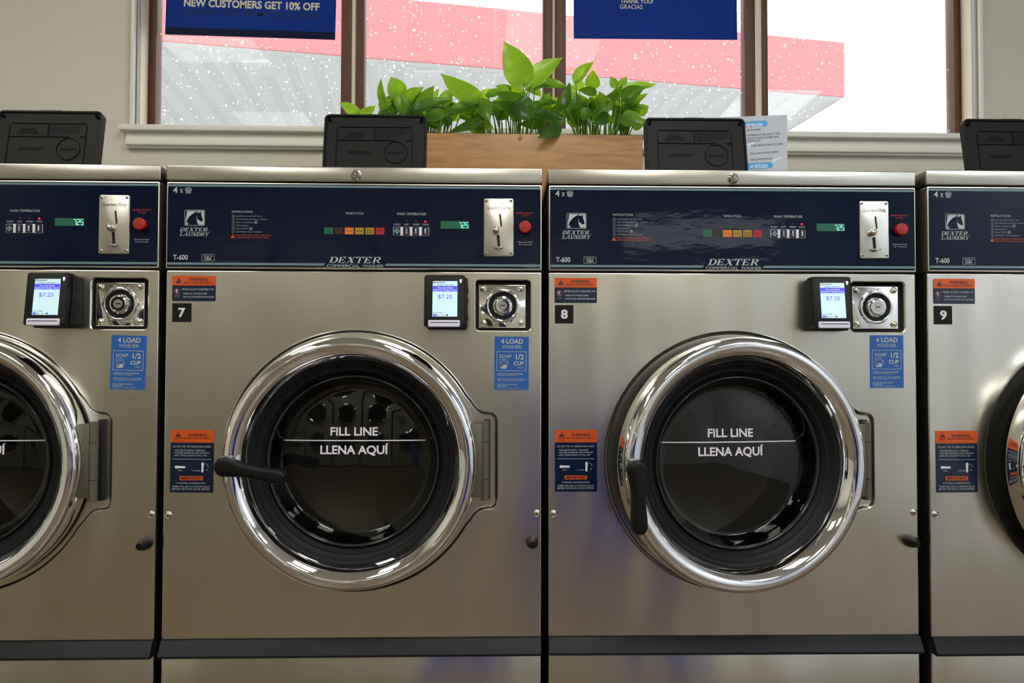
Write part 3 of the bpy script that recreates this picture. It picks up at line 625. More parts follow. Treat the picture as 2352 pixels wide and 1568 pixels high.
def f_warn2(b):
    z = Zm(370, 960, 5.226, 0, SW2); y = -.0012; g = 'grey_print'; sk = lambda x, yy: z(x+(yy-516)*.012, yy-(x-372)*.004)
    x0, x1, z0, z1 = z.rect(112, 633, 140, 893); zm = z(370, 293)[1]
    b.prism(rrect(x0, x1, z0, z1, .0022), -.0006, 0, 'navy_sticker')
    top = [(x, zz) for x, zz in rrect(x0, x1, zm, z1, .0022) if zz > zm+.003]+[(x0, zm), (x1, zm)]; b.flat(top, -.0009, 'orange')
    t = lambda s_, a, e, c, d, m=g, **k: z.txt(b, s_, a, e, c, d, m, y, **k)
    t('WARNING', 316, 552, 184, 220, 'black_print', bold=.02); t('RISK OF SERIOUS INJURY', 264, 600, 230, 248, 'black_print', bold=.015); t('OBSERVE', 168, 238, 241, 251, 'black_print'); t('PRECAUTIONS', 148, 254, 262, 271, 'black_print')
    for p, e in (((163, 236), (204, 160)), ((204, 160), (246, 236)), ((163, 236), (246, 236))): b.line(z(*p), z(*e), .0008, y, 'black_print')
    b.flat([z(180, 205), z(205, 190), z(224, 200), z(236, 222), z(205, 216), z(200, 228), z(184, 222)], y, 'black_print')
    t('DO NOT TRY TO OPEN DOOR WHEN:', 146, 600, 331, 351); t('- THE DRUM IS STILL TURNING', 146, 527, 377, 396); t('- YOU SEE WATER IN THE WINDOW', 146, 585, 407, 426); t('- ANY CYCLE LIGHT IS STILL ON', 146, 546, 438, 457)
    b.line(z(140, 491), z(602, 493), .0008, y, g)
    def lever(p, q_, w0, w1):
        p, q_ = Vector(z(*p)), Vector(z(*q_)); d = (q_-p).normalized(); nn = Vector((-d.y, d.x)); m_ = (p+q_)/2
        b.flat([tuple(p+nn*w0), tuple(p-nn*w0), tuple(m_-nn*w1), tuple(q_-nn*w0*.8), tuple(q_+nn*w0*.8), tuple(m_+nn*w1)], y, 'white_print'); b.disc(*p, w0, y-.0001, 'white_print', 16); b.disc(*q_, w0*.8, y-.0001, 'white_print', 16)
    lever((184, 587), (282, 588), .0027, .0021); lever((502, 545), (498, 636), .0027, .0021)
    t('OPEN', 203, 257, 622, 636); t('LATCHED', 382, 474, 622, 636)
    arc = [z(530+38*math.sin(math.radians(a)), 582-38*math.cos(math.radians(a))) for a in range(0, 120, 12)]
    for k in range(len(arc)-1): b.line(arc[k], arc[k+1], .0006, y, g)
    b.flat([z(545, 612), z(566, 618), z(548, 628)], y, g)
    r = z.rect(226, 507, 695, 745); b.prism(rrect(*r, .0018), y, y+.0004, 'orange'); z.txt(b, 'IMPORTANT', 246, 488, 704, 735, 'black_print', y-.0004, bold=.02)
    t('IF POWER IS INTERRUPTED:', 195, 536, 770, 789); t('THERE WILL BE A 2-3 MINUTE DELAY', 136, 594, 810, 830); t('BEFORE THE DOOR CAN BE OPENED', 138, 587, 840, 860)

def f_pscrew2(b):
    b.lathe([(.0072, 0), (.0070, -.0012), (.0062, -.0018), (.0055, -.0014), (.0052, -.0010), (.0048, -.0022), (.0034, -.0030), (0, -.0032)], 0, 0, 'screw', 32)
    for a in (.4, .4+PI/2): b.line((-.0026*math.cos(a), -.0026*math.sin(a)), (.0026*math.cos(a), .0026*math.sin(a)), .0011, -.0034, 'dark')
def f_bumper(b): b.lathe([(.0122, 0), (.0124, -.003), (.0118, -.012), (.0100, -.022), (.0078, -.030), (.0070, -.032), (.0066, -.034), (0, -.0345)], 0, 0, 'black', 40)
def f_hinge(b):
    z = Zm(1040, 900, 4.9, -.012); x0, x1, z0, z1 = z.rect(320, 408, 325, 1210); w = (x1-x0)/2; c = (x0+x1)/2
    prof = [(c+w*math.cos(a), -.022+.0105*math.sin(a)) for a in [PI*2*i/28 for i in range(28)]]
    cuts = [z0, z(364, 972)[1], z(364, 557)[1], z1]
    for k in range(3):
        a, e = cuts[k]+.0006, cuts[k+1]-.0006; V = [(x, y, a) for x, y in prof]+[(x, y, e) for x, y in prof]; n = 28
        b.add(V, [[i, (i+1) % n, n+(i+1) % n, n+i] for i in range(n)]+[list(range(n))[::-1], list(range(n, 2*n))], 'hinge')
    b.box(c-.004, c+.004, -.026, -.010, z0+.001, z1-.001, 'dark'); b.box(c-.002, x1+.0025, -.004, .0068, z0-.002, z1+.002, 'dark', .002)
def f_leaf(b):
    z = Zm(1040, 900, 4.9, -.012); x0, x1, z0, z1 = z.rect(230, 330, 352, 1170); b.box(x0-HX-.01, x1-HX, -.004, .004, z0, z1, 'hinge', .001)

# door, about the hinge axis
DX = RC[0]-HX; DZ = RC[1]
def spline(P, n=5):
    out = []
    for i in range(len(P)-1):
        p0, p1, p2, p3 = P[max(i-1, 0)], P[i], P[i+1], P[min(i+2, len(P)-1)]
        for k in range(n):
            t = k/n; out.append(tuple(.5*((2*p1[j])+(-p0[j]+p2[j])*t+(2*p0[j]-5*p1[j]+4*p2[j]-p3[j])*t*t+(-p0[j]+3*p1[j]-3*p2[j]+p3[j])*t**3) for j in (0, 1)))
    return out+[P[-1]]
def f_ring(b):
    p = spline([(.2478, -.003), (.2486, -.012), (.2486, -.030), (.2476, -.040), (.2443, -.049), (.2390, -.0555), (.2300, -.058), (.2205, -.0555), (.2125, -.049), (.2070, -.041), (.2030, -.034)], 6)
    p += [(.2015, -.031), (.2005, -.026), (.2000, -.016)]
    b.lathe([(r, y-HY) for r, y in p], DX, DZ, 'chrome', 160)
def f_gasket(b):
    p = [(.2012, -.024), (.1980, -.0255), (.1945, -.024), (.1900, -.017), (.1850, -.0125), (.1815, -.012), (.1790, -.0085), (.1750, -.003), (.1715, .000), (.1690, .003)]
    b.lathe([(r, y-HY) for r, y in p], DX, DZ, 'gasket', 128); b.lathe([(.2480, -.004-HY), (.2300, -.002-HY), (.2110, .004-HY), (.2050, .02-HY), (.17, .02-HY)], DX, DZ, 'gasket', 96)
def gsurf(r): return .026+r*r/2.1
def f_glass(b):
    p = spline([(.1705, -.003), (.1685, -.0045), (.1655, -.001), (.1610, .010), (.1560, .024), (.1510, .0335), (.1440, gsurf(.144)-.0006)], 4)
    p += [(r, gsurf(r)) for r in (.135, .12, .10, .08, .06, .04, .02, 0)]
    b.lathe([(r, y-HY) for r, y in p], DX, DZ, 'door_glass', 128)
def f_glassrim(b):
    b.lathe([(r, y-HY) for r, y in spline([(.1712, -.001), (.1700, -.0062), (.1680, -.0072), (.1662, -.0045), (.1655, .0)], 4)], DX, DZ, 'trimring', 128)
def f_fill(b):
    mb = MB(); z = Zm(480, 730, 2.3754, .027)
    zc = z(800, 668)[1]; xc = RC[0]
    z.txt(mb, 'FILL LINE', 668, 927, 597, 640, 'decal', 0, bold=.024); z.txt(mb, 'LLENA AQUÍ', 613, 984, 697, 741, 'decal', 0, bold=.024)
    n = 40; x0, x1 = z(402, 668)[0], z(1184, 668)[0]
    V = []; 
    for i in range(n+1): x = x0+(x1-x0)*i/n; V += [(x, 0, zc-.0011), (x, 0, zc+.0011)]
    mb.add(V, [[2*i, 2*i+2, 2*i+3, 2*i+1] for i in range(n)], 'decal')
    out = []
    for x, y, zz in mb.V: r = math.hypot(x-.3775, zz-RC[1]); out.append((x-HX-.002, gsurf(min(r, .145))-HY-.0016-.0*r, zz))
    b.add(out, mb.Fc, 'decal')
def f_handle(b):                       # pivot at the origin, grip along +x
    o = []; L_ = .104; R0, R1 = .0190, .0142
    def wid(t): return R0*(1-t)**1.6+R1*(1-(1-t)**1.6)-.0035*math.sin(PI*min(1, t*1.15))
    for i in range(13): a = math.radians(90+180*i/12); o.append((R0*math.cos(a), R0*math.sin(a)))
    for i in range(1, 12): t = i/12; o.append((L_*t, -wid(t)))
    for i in range(13): a = math.radians(-90+180*i/12); o.append((L_+R1*math.cos(a), R1*math.sin(a)))
    for i in range(11, 0, -1): t = i/12; o.append((L_*t, wid(t)))
    b.prism(o, -.024, -.002, 'black', .008, 4)
def f_boss(b):
    b.lathe([(.016, .030), (.0150, .012), (.0125, .0), (.0120, -.004)], 0, 0, 'hubmetal', 32)
    b.box(-.012, .010, .0, .03, -.016, .018, 'hubmetal', .003)
MT['hubmetal'] = mat('hub_metal', (.20, .20, .19), .35, .7, .05)
MT['trimring'] = mat('glass_edge', (.035, .037, .037), .12, .3, .1)
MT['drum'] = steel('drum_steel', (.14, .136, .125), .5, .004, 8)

def f_drum(b):
    c = RC; R = .255
    b.lathe([(.2110, .028), (.2060, .036), (.2075, .055), (.200, .062), (.206, .075), (.225, .082)], c[0], c[1], 'gasket', 96)
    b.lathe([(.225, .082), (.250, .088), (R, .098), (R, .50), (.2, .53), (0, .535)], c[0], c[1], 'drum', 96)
    for j in range(11):
        y = .12+j*.034
        for i in range(56):
            if (i % 14) in (0, 1): continue
            a = 2*PI*(i+.5*(j % 2))/56; r = R-.0008; ca, sa = math.cos(a), math.sin(a); h = .0042
            b.add([(c[0]+r*ca+dx*-sa, y+dy, c[1]+r*sa+dx*ca) for dx, dy in ((-h, 0), (-h*.7, -h*.7), (0, -h), (h*.7, -h*.7), (h, 0), (h*.7, h*.7), (0, h), (-h*.7, h*.7))], [list(range(8))], 'dark')
    for k in range(4):
        a = 2*PI*k/4+.045*0+.06; ca, sa = math.cos(a), math.sin(a); P = lambda r, t, y: (c[0]+r*ca-t*sa, y, c[1]+r*sa+t*ca)
        b.add([P(R, -.03, .1), P(R, .03, .1), P(R, .03, .5), P(R, -.03, .5), P(R-.05, 0, .12), P(R-.05, 0, .48)], [[0, 4, 5, 3], [1, 2, 5, 4], [0, 1, 4], [3, 5, 2]], 'drum')
def f_strip(b):
    pr = [(.004, .3590), (-.004, .3585), (-.0065, .3565), (-.0200, .3345), (-.0215, .3325), (-.0215, .3290), (-.0195, .3275), (.004, .3275)]
    n = len(pr); x0, x1 = .0015, WD-.0015
    V = [(x0, y, z) for y, z in pr]+[(x1, y, z) for y, z in pr]
    b.add(V, [[i, n+i, n+(i+1) % n, (i+1) % n] for i in range(n)]+[list(range(n)), list(range(n, 2*n))[::-1]], 'strip')
def f_kick(b): b.box(.0012, WD-.0012, 0, .02, .03, .345, 'steel', .0015, 2)

# lid of the soap box, hinge line at its foot; inner face looks into the room
LW, LH = .122, .205
ZL = lambda x, z: ((x-827)/1405*2*LW, LH-.0016-(z-190)/1405*2*LW*1.02)
def f_lid(b):
    o = rrect(-LW, LW, 0, LH, .013, 6); b.prism(o, .004, .020, 'lid', .0)
    b.ring(o, offset(o, .004), 0, 'lid'); n = len(o)
    def st(A, ya, B, yb): b.add([(x, ya, z) for x, z in A]+[(x, yb, z) for x, z in B], [[i, (i+1) % n, n+(i+1) % n, n+i] for i in range(n)], 'lid')
    st(o, .004, offset(o, -.0), 0); st(offset(o, .004), 0, offset(o, .0055), .0036)
    b.prism(rrect(-.025, .025, LH-.004, LH+.0022, .0018), .002, .020, 'lid', .001)
    y = .0028
    def rib(p, q, w): 
        p, q = ZL(*p), ZL(*q); x0, x1 = sorted((p[0], q[0])); z0, z1 = sorted((p[1], q[1])); b.box(x0-w/2, x1+w/2, .0016, .0040, z0-w/2, z1+w/2, 'lid_mark', .0004, 1)
    rib((318, 360), (1310, 360), .0008); rib((300, 380), (300, 1270), .0008); rib((1330, 380), (1330, 1270), .0008); rib((815, 362), (815, 545), .0038); rib((310, 548), (1100, 548), .0016); rib((1255, 548), (1330, 548), .0012); rib((318, 1290), (1310, 1290), .0008)
    for x in (480, 620, 765, 910, 1045): rib((x-8, 553), (x+8, 553), .0018)
    c = ZL(1110, 722); R_ = .0272
    b.lathe([(R_-.0009, .004), (R_-.0007, .0018), (R_+.0007, .0018), (R_+.0009, .004)], c[0], c[1], 'lid_mark', 56)
    def t(s_, x0, x1, zc, zb, bold=.02): a = ZL(x0, zb); e = ZL(x1, zc); b.text(s_, a[0], e[0], a[1], e[1]-a[1], .0028, 'lid_mark', bold=bold)
    t('FABRIC', 450, 642, 425, 459); t('SOFTENER', 410, 692, 474, 508); t('DETERGENT', 458, 782, 706, 742); t('BLEACH', 1005, 1220, 708, 742)
    for k, (s_, xe) in enumerate((('FOR BEST RESULTS, SEE', 1225), ('OPERATING INSTRUCTIONS ON', 1295), ('MACHINE CONTROL PANEL', 1230), ('BEFORE ADDING LAUNDRY', 1225), ('COMPOUNDS.', 1040))): t(s_, 852, xe, 390+k*27, 408+k*27, .005)
def f_peg(b): b.lathe([(.0040, .004), (.0038, -.003), (.0030, -.0036), (.0022, -.003), (.0022, .002), (0, .002)], 0, 0, 'lid_mark', 24)

def make_washer(num, loc, yaw, open_a, handle_a, label, lid_x=.3740, stickers=True, lid_y=.275):
    g = 'row of stainless washing machines'
    w = thing('washing_machine', label, 'washing machine', (loc[0], loc[1], 0), (0, 0, yaw), g)
    part('cabinet', 'cab', f_cabinet, w)
    cv = part('top_cover', 'cover', f_cover, w); lx = P7(818, 402.3, -.004); part('cover_lock', 'coverlock', f_coverlock, cv, (lx[0], -.004, lx[1]))
    part('front_panel', 'front', f_front, w, sharp=20)
    cp = part('control_panel', 'panel', f_panel, w); part('control_overlay', 'overlay', f_overlay, cp)
    for k in range(6):
        a = Z2(114+k*102.2, 483+k*.6); part('cycle_light', f'cyc{k}', f_cyc(k), cp, (a[0], YO, a[1]))
    for k, (x, y) in enumerate(((893, 387), (985, 389), (1078, 392))): a = Z2(x, y); part('indicator_light', f'led{k == 2}', f_led(k == 2), cp, (a[0], YO, a[1]))
    part('price_display', 'disp', f_display, cp)
    kp = part('keypad', 'keypad', f_keypad, w)
    for k, x in enumerate((796, 890, 983, 1078)): a = Z2(x, 489); part('key', f'key{k}', f_key(k), kp, (a[0], YO-.0012, a[1]))
    cn = part('coin_plate', 'coin', f_coin, w)
    for x in (178, 768):
        for y in (132, 1385): a = ZC(x, y); part('plate_screw', 'pscrew', f_pscrew, cn, (a[0], YP, a[1]))
    a = ZC(410, 850); part('return_knob', 'knob', f_knob, cn, (a[0], YP, a[1])); a = ZC(472, 1262); part('coin_ledge', 'ledge', f_ledge, cn, (a[0], YP, a[1]))
    a = ZC(1100, 772); part('stop_button', 'stop', f_stop, w, (a[0], YO, a[1]))
    va = part('coin_vault_plate', 'vault', f_vault, w); z = Zm(960, 620, 5.407, YV)
    for x, y in ((808, 232), (1280, 232), (815, 658), (1280, 658)): a = z(x, y); part('vault_bolt', 'dome', f_dome, va, (a[0], YV, a[1]))
    a = z(1050, 445); part('vault_lock', 'vlock', f_vlock, va, (a[0], YV, a[1]))
    te = part('payment_terminal', 'term', f_term, w); part('terminal_screen', 'scr'+num, f_screen('00'+num), te); part('card_slot', 'slot', f_slot, te)
    if stickers:
        part('warning_sticker', 'w1', f_warn1, w, (SW1[0], 0, SW1[1])); part('number_plate', 'num'+num, f_num(num), w, (SNUM[0], 0, SNUM[1])); part('warning_sticker', 'w2', f_warn2, w, (SW2[0], 0, SW2[1]), (0, .008 if num == '7' else -.004, 0))
    bx = {'6': (.6934, .9056), '7': (.6913, .9059), '8': (.6906, .9111), '9': (.691, .908)}[num]
    part('load_sticker', 'blue', f_blue, w, (bx[0], 0, bx[1]), (0, {'6': .02, '7': .004, '8': 0, '9': 0}[num], 0))
    for px, py in ((386.8, 1182.4), (1233.3, 1178.2)): a = P7(px, py); part('panel_screw', 'p2', f_pscrew2, w, (a[0], 0, a[1]))
    a = P7(1222, 1243); part('rubber_bumper', 'bump', f_bumper, w, (a[0], 0, a[1]))
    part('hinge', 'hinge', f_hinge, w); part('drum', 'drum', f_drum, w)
    d = part('door', 'ring', f_ring, w, (HX, HY, 0), (0, 0, open_a))
    part('door_gasket', 'gask', f_gasket, d); part('door_glass', 'glass', f_glass, d, sharp=60); part('glass_edge', 'rim', f_glassrim, d); part('fill_line', 'fill', f_fill, d); part('hinge_leaf', 'leaf', f_leaf, d)
    hp = (.1455-HX, -.070-HY, .7085); part('handle', 'handle', f_handle, d, hp, (0, handle_a, 0)); part('handle_boss', 'boss', f_boss, d, hp)
    part('base_strip', 'strip', f_strip, w); part('kick_panel', 'kick', f_kick, w)
    ld = part('detergent_lid', 'lid', f_lid, w, (lid_x, lid_y, CT), (-math.radians(11), 0, 0))
    for x in (-LW+.0125, LW-.0125): part('corner_peg', 'peg', f_peg, ld, (x, 0, LH-.0135))
    return w
make_washer('6', (-1.5227, -.0018), 0, 0, math.radians(11), 'stainless steel front-loading washing machine cut off by the left edge of the photo', stickers=False, lid_x=.372)
make_washer('7', (X7, 0), 0, 0, math.radians(11), 'stainless steel front-loading washing machine bearing the black number plate 7')
make_washer('8', (.0068, .0020), -.0115, math.radians(7.5), math.radians(88.5), 'stainless steel front-loading washing machine bearing the black number plate 8')
make_washer('9', (.7742, -.0216), 0, math.radians(5), math.radians(16), 'stainless steel front-loading washing machine with number plate 9, door ajar', lid_x=.382)

# ------------------------------------------------------------------ window wall
YW, YF, YGL = 1.0, 1.06, 1.09
OX0, OX1 = W(322, 150, YW).x, W(2232.5, 150, YW).x
ZS = W(1200, 294, .955).z              # top of the sill board
ZTOP, ZCEIL = 2.42, 3.0
RX0, RX1, RY0 = -3.4, 2.9, -5.6
def f_wallb(b):
    b.box(RX0-.1, OX0, YW, YW+.16, 0, ZCEIL, 'wall'); b.box(OX1, RX1+.1, YW, YW+.16, 0, ZCEIL, 'wall')
    b.box(OX0, OX1, YW, YW+.16, 0, ZS-.03, 'wall'); b.box(OX0, OX1, YW, YW+.16, ZTOP, ZCEIL, 'wall')
struct('wall_back', f_wallb)
struct('wall_left', lambda b: b.box(RX0-.1, RX0, RY0, YW, 0, ZCEIL, 'wall'))
struct('wall_right', lambda b: b.box(RX1, RX1+.1, RY0, YW, 0, ZCEIL, 'side_white'))
struct('floor', lambda b: b.box(RX0-.1, RX1+.1, RY0-.1, YW+.16, -.1, 0, 'floor'))
struct('ceiling', lambda b: b.box(RX0-.1, RX1+.1, RY0-.1, YW+.3, ZCEIL, ZCEIL+.12, 'ceiling'))
# shop front behind the camera: wall with a glazed opening to the right
SX0, SX1, SZ0, SZ1 = .95, 2.3, 1.93, 2.16
def f_wallf(b):
    b.box(RX0-.1, SX0, RY0-.1, RY0, 0, ZCEIL, 'wall'); b.box(SX1, RX1+.1, RY0-.1, RY0, 0, ZCEIL, 'side_white')
    b.box(SX0, SX1, RY0-.1, RY0, 0, SZ0, 'wall'); b.box(SX0, SX1, RY0-.1, RY0, SZ1, ZCEIL, 'wall')
struct('wall_front', f_wallf)

def casing(name, xo, xi, side):
    def f(b):
        s = 1 if xi > xo else -1; xb = xo+s*.0125
        b.box(min(xo, xb), max(xo, xb), .968, YW, ZS, ZTOP+.06, 'trim', .002); b.box(min(xb+s*.002, xi), max(xb+s*.002, xi), .982, YW, ZS, ZTOP+.06, 'trim_grey', .001)
    return struct(name, f)
casing('trim_1', W(298.6, 150, .968).x, OX0, 0); casing('trim_2', W(2260, 150, .968).x, OX1, 0)
def f_jamb(b):
    b.box(OX0-.004, OX0+.0015, YW-.001, YF+.06, ZS, ZTOP, 'reveal'); b.box(OX1-.0015, OX1+.004, YW-.001, YF+.06, ZS, ZTOP, 'reveal'); b.box(OX0, OX1, YW, YF+.06, ZTOP-.002, ZTOP+.01, 'reveal')
struct('trim_3', f_jamb)
def f_sill(b):
    b.box(W(270, 292, .955).x, W(2300, 310, .955).x, .955, YF+.08, ZS-.018, ZS, 'trim', .003)
    za = W(330, 300, .98).z
    b.box(W(288, 310, .98).x, W(2285, 310, .98).x, .980, YW, ZS-.068, ZS-.018, 'trim', .002); b.box(W(287, 310, .97).x, W(2287, 310, .97).x, .968, YW, ZS-.062, ZS-.048, 'trim', .004)
struct('trim_4', f_sill)
def wx(px): return W(px, 150, YF).x
def make_window(n, a, a2, b2, b3):
    # a..a2 left stile, b2..b3 right stile
    def f_fr(b):
        x0, x1, x2, x3 = wx(a), wx(a2), wx(b2), wx(b3)
        b.box(x0, x1, YF, YF+.05, ZS-.002, ZTOP, 'frame', .002); b.box(x2, x3, YF, YF+.05, ZS-.002, ZTOP, 'frame', .002)
        b.box(x1, x2, YF+.004, YF+.05, ZS-.002, ZS+.010, 'frame'); b.box(x1, x2, YF, YF+.05, ZTOP-.05, ZTOP, 'frame')
    o = struct('window_%d' % n, f_fr)
    mb = MB(); x1, x2 = wx(a2)-.004, wx(b2)+.004; z0, z1 = ZS+.004, ZTOP-.04; y0, y1 = YGL, YGL+.004
    V = [(x1, y0, z0), (x2, y0, z0), (x2, y0, z1), (x1, y0, z1), (x1, y1, z0), (x2, y1, z0), (x2, y1, z1), (x1, y1, z1)]
    mb.add(V, [[0, 1, 2, 3]], 'clear_glass'); mb.add(V, [[4, 7, 6, 5], [0, 3, 7, 4], [1, 5, 6, 2], [0, 4, 5, 1], [3, 2, 6, 7]], 'dusty')
    link('window_pane', mb.mesh('window_pane'), o)
make_window(1, 341, 358.2, 783, 806.5); make_window(2, 816.5, 836.7, 1247.5, 1269); make_window(3, 1275, 1300, 1711, 1735); make_window(4, 1751, 1764, 2191.5, 2207)
for i, (a, e) in enumerate(((806.5, 816.5), (1269, 1275), (1735, 1751))):
    struct('trim_%d' % (5+i), lambda b, a=a, e=e: b.box(wx(a), wx(e), YF+.006, YF+.05, ZS-.002, ZTOP, 'reveal', .001))
struct('trim_8', lambda b: (b.box(OX0+.001, wx(341), YF, YF+.05, ZS-.002, ZTOP, 'frame'), b.box(wx(2207), OX1-.001, YF, YF+.05, ZS-.002, ZTOP, 'frame')))

# posters hanging against the panes
def poster(name, px0, px1, pyl, pyr, label, fn):
    YPO = YGL-.006; a = W(px0, pyl, YPO); c = W(px1, pyr, YPO); w = c.x-a.x; roll = math.atan2(a.z-c.z, w)
    o = thing(name, label, 'poster', (a.x, YPO, a.z), (0, roll, 0), 'blue posters hanging in the window')
    H = .74
    mb = MB(); mb.box(0, w, 0, .003, .0, H, 'poster'); link('sheet', mb.mesh('sheet'), o)
    k = w/(px1-px0); mb = MB(); fn(mb, lambda px: (px-px0)*k, lambda py: ((pyl+pyr)/2-py)*k, w, H); link('print', mb.mesh('print'), o)
def p1(b, X, Z, w, H):
    b.box(.0005, w-.0005, -.0004, 0, .0003, .024, 'poster_dark')
    b.text('NEW CUSTOMERS GET 10% OFF', X(420), X(732), Z(17.5), Z(0)-Z(16.5), -.0005, 'poster_text', bold=.035)
    b.text('NEW CUSTOMERS GET 10% OFF', X(424), X(730), Z(37), Z(20)-Z(33), -.0005, 'poster_ghost', bold=.02, mirror=True)
def p2(b, X, Z, w, H):
    b.text('THANK YOU!', X(1425), X(1500), Z(7.5), Z(0)-Z(9), -.0005, 'poster_text', bold=.022); b.text('GRACIAS', X(1424), X(1476), Z(20.5), Z(0)-Z(9.5), -.0005, 'poster_text', bold=.006)
poster('poster', 379, 769.5, 78.5, 91, 'blue window poster offering new customers 10% off, in the leftmost pane', p1)
poster('poster', 1318, 1693.5, 88, 91, 'blue window poster reading THANK YOU! GRACIAS, right of the plants', p2)

# paper notice standing behind the open lid of washer 8
NY = .455
def pap(zx, zy): p = W(1460+zx/5.88, 240+zy/5.88, NY); return p
n0 = pap(2045, 140); n1 = pap(2050, 888)
NW, NH = .216, .279
npz = CT+.002
no = thing('paper_notice', 'white paper notice with blue headings standing behind the black lid on washer 8', 'notice', (n0.x, NY, npz))
mb = MB(); ztop = n0.z-npz
mb.add([(-NW, 0, 0), (0, 0, 0), (0, 0, ztop), (-NW, 0, ztop-.010), (-NW, .0006, 0), (0, .0006, 0), (0, .0006, ztop), (-NW, .0006, ztop-.010)], [[0, 1, 2, 3], [7, 6, 5, 4], [0, 4, 5, 1], [1, 5, 6, 2], [2, 6, 7, 3], [3, 7, 4, 0]], 'paper')
link('sheet', mb.mesh('sheet'), no)
mb = MB()
def pl(zx, zy): p = pap(zx, zy); return (p.x-n0.x, p.z-npz)
def ptext(s, x0, x1, yc, yb, m, tilt=-.075, bold=0):
    a = pl(x0, yb); e = pl(x1, yb); c = pl(x0, yc); t = MB(); t.text(s, 0, e[0]-a[0], 0, c[1]-a[1], 0, m, bold=bold)
    mb.add([(a[0]+x, -.0008, a[1]+z-x*tilt) for x, y, z in t.V], t.Fc, m)
def pill(x0, x1, y0, y1, tilt=-.06):
    a = pl(x0, y1); e = pl(x1, y0); r = (e[1]-a[1])/2*.98; o = rrect(0, e[0]-a[0], 0, e[1]-a[1], r); mb.flat([(a[0]+x, a[1]+z-x*tilt) for x, z in o], -.0004, 'paper_blue')
pill(1330, 1783, 243, 316); pill(1380, 1852, 803, 884)
ptext('REMINDER', 1492, 1720, 262, 305, 'paper_white', -.06, .01); ptext('AMISTOSO', 1545, 1785, 818, 865, 'paper_white', -.06, .01)
for s, x0, x1, yb in (('HE WASHER:', 1495, 1692, 360), ('DETERGENT PER LOAD. TOO', 1508, 1950, 430), ('UE ON YOUR CLOTHES AND', 1508, 1932, 472), ('OVERFLOW.', 1508, 1688, 508), ('—THIS HELPS YOUR CLOTHES', 1520, 1986, 572), ('YOU LEAVE FOR SAFETY.', 1538, 1940, 676), ('THE LAUNDRYHUB!', 1548, 1842, 758)):
    ptext(s, x0, x1, yb-24, yb, 'paper_ink', -.075, .008)
mb.flat([pl(1520, 600), pl(1600, 525), pl(1600, 500), pl(1515, 530)], -.0003, 'paper_pale'); mb.flat([pl(1840, 800), pl(1960, 720), pl(1975, 700), pl(1860, 740)], -.0003, 'paper_pale')
link('print', mb.mesh('print'), no)

# ------------------------------------------------------------------ planter and pothos
PY0, PY1 = .56, .76
px1 = W(1476, 340, PY0).x; px0 = W(760, 340, PY0).x; pz1 = W(1230, 308, PY0).z
pt = thing('planter_box', 'long natural wood planter box on top of the washers under the window', 'planter', (0, 0, 0))
pc = ((px0+px1)/2, (PY0+PY1)/2)
pt.location = (pc[0], pc[1], CT)
hw, hd, ph = (px1-px0)/2, (PY1-PY0)/2, pz1-CT
mb = MB(); mb.box(-hw, hw, -hd, -hd+.018, .001, ph, 'wood', .0012); link('front_board', mb.mesh('front_board'), pt)
mb = MB(); mb.box(-hw, hw, hd-.018, hd, .001, ph, 'wood', .0012); link('back_board', mb.mesh('back_board'), pt)
for s in (-1, 1):
    mb = MB(); mb.box(min(s*hw, s*(hw-.018)), max(s*hw, s*(hw-.018)), -hd+.018, hd-.018, .001, ph, 'wood', .0012); link('end_board', mb.mesh('end_board'), pt)
mb = MB(); mb.box(-hw+.018, hw-.018, -hd+.018, hd-.018, .001, ph-.03, 'soil'); link('soil', mb.mesh('soil'), pt)
mb = MB(); a = W(1194, 313, PY0-.003); mb.tube([(a.x-pc[0]+.005*math.sin(t), a.y-pc[1], a.z-CT-.003+.005*math.cos(t)) for t in [i*.55-.3 for i in range(10)]], .0010, 'hubmetal'); link('wire_hook', mb.mesh('wire_hook'), pt)

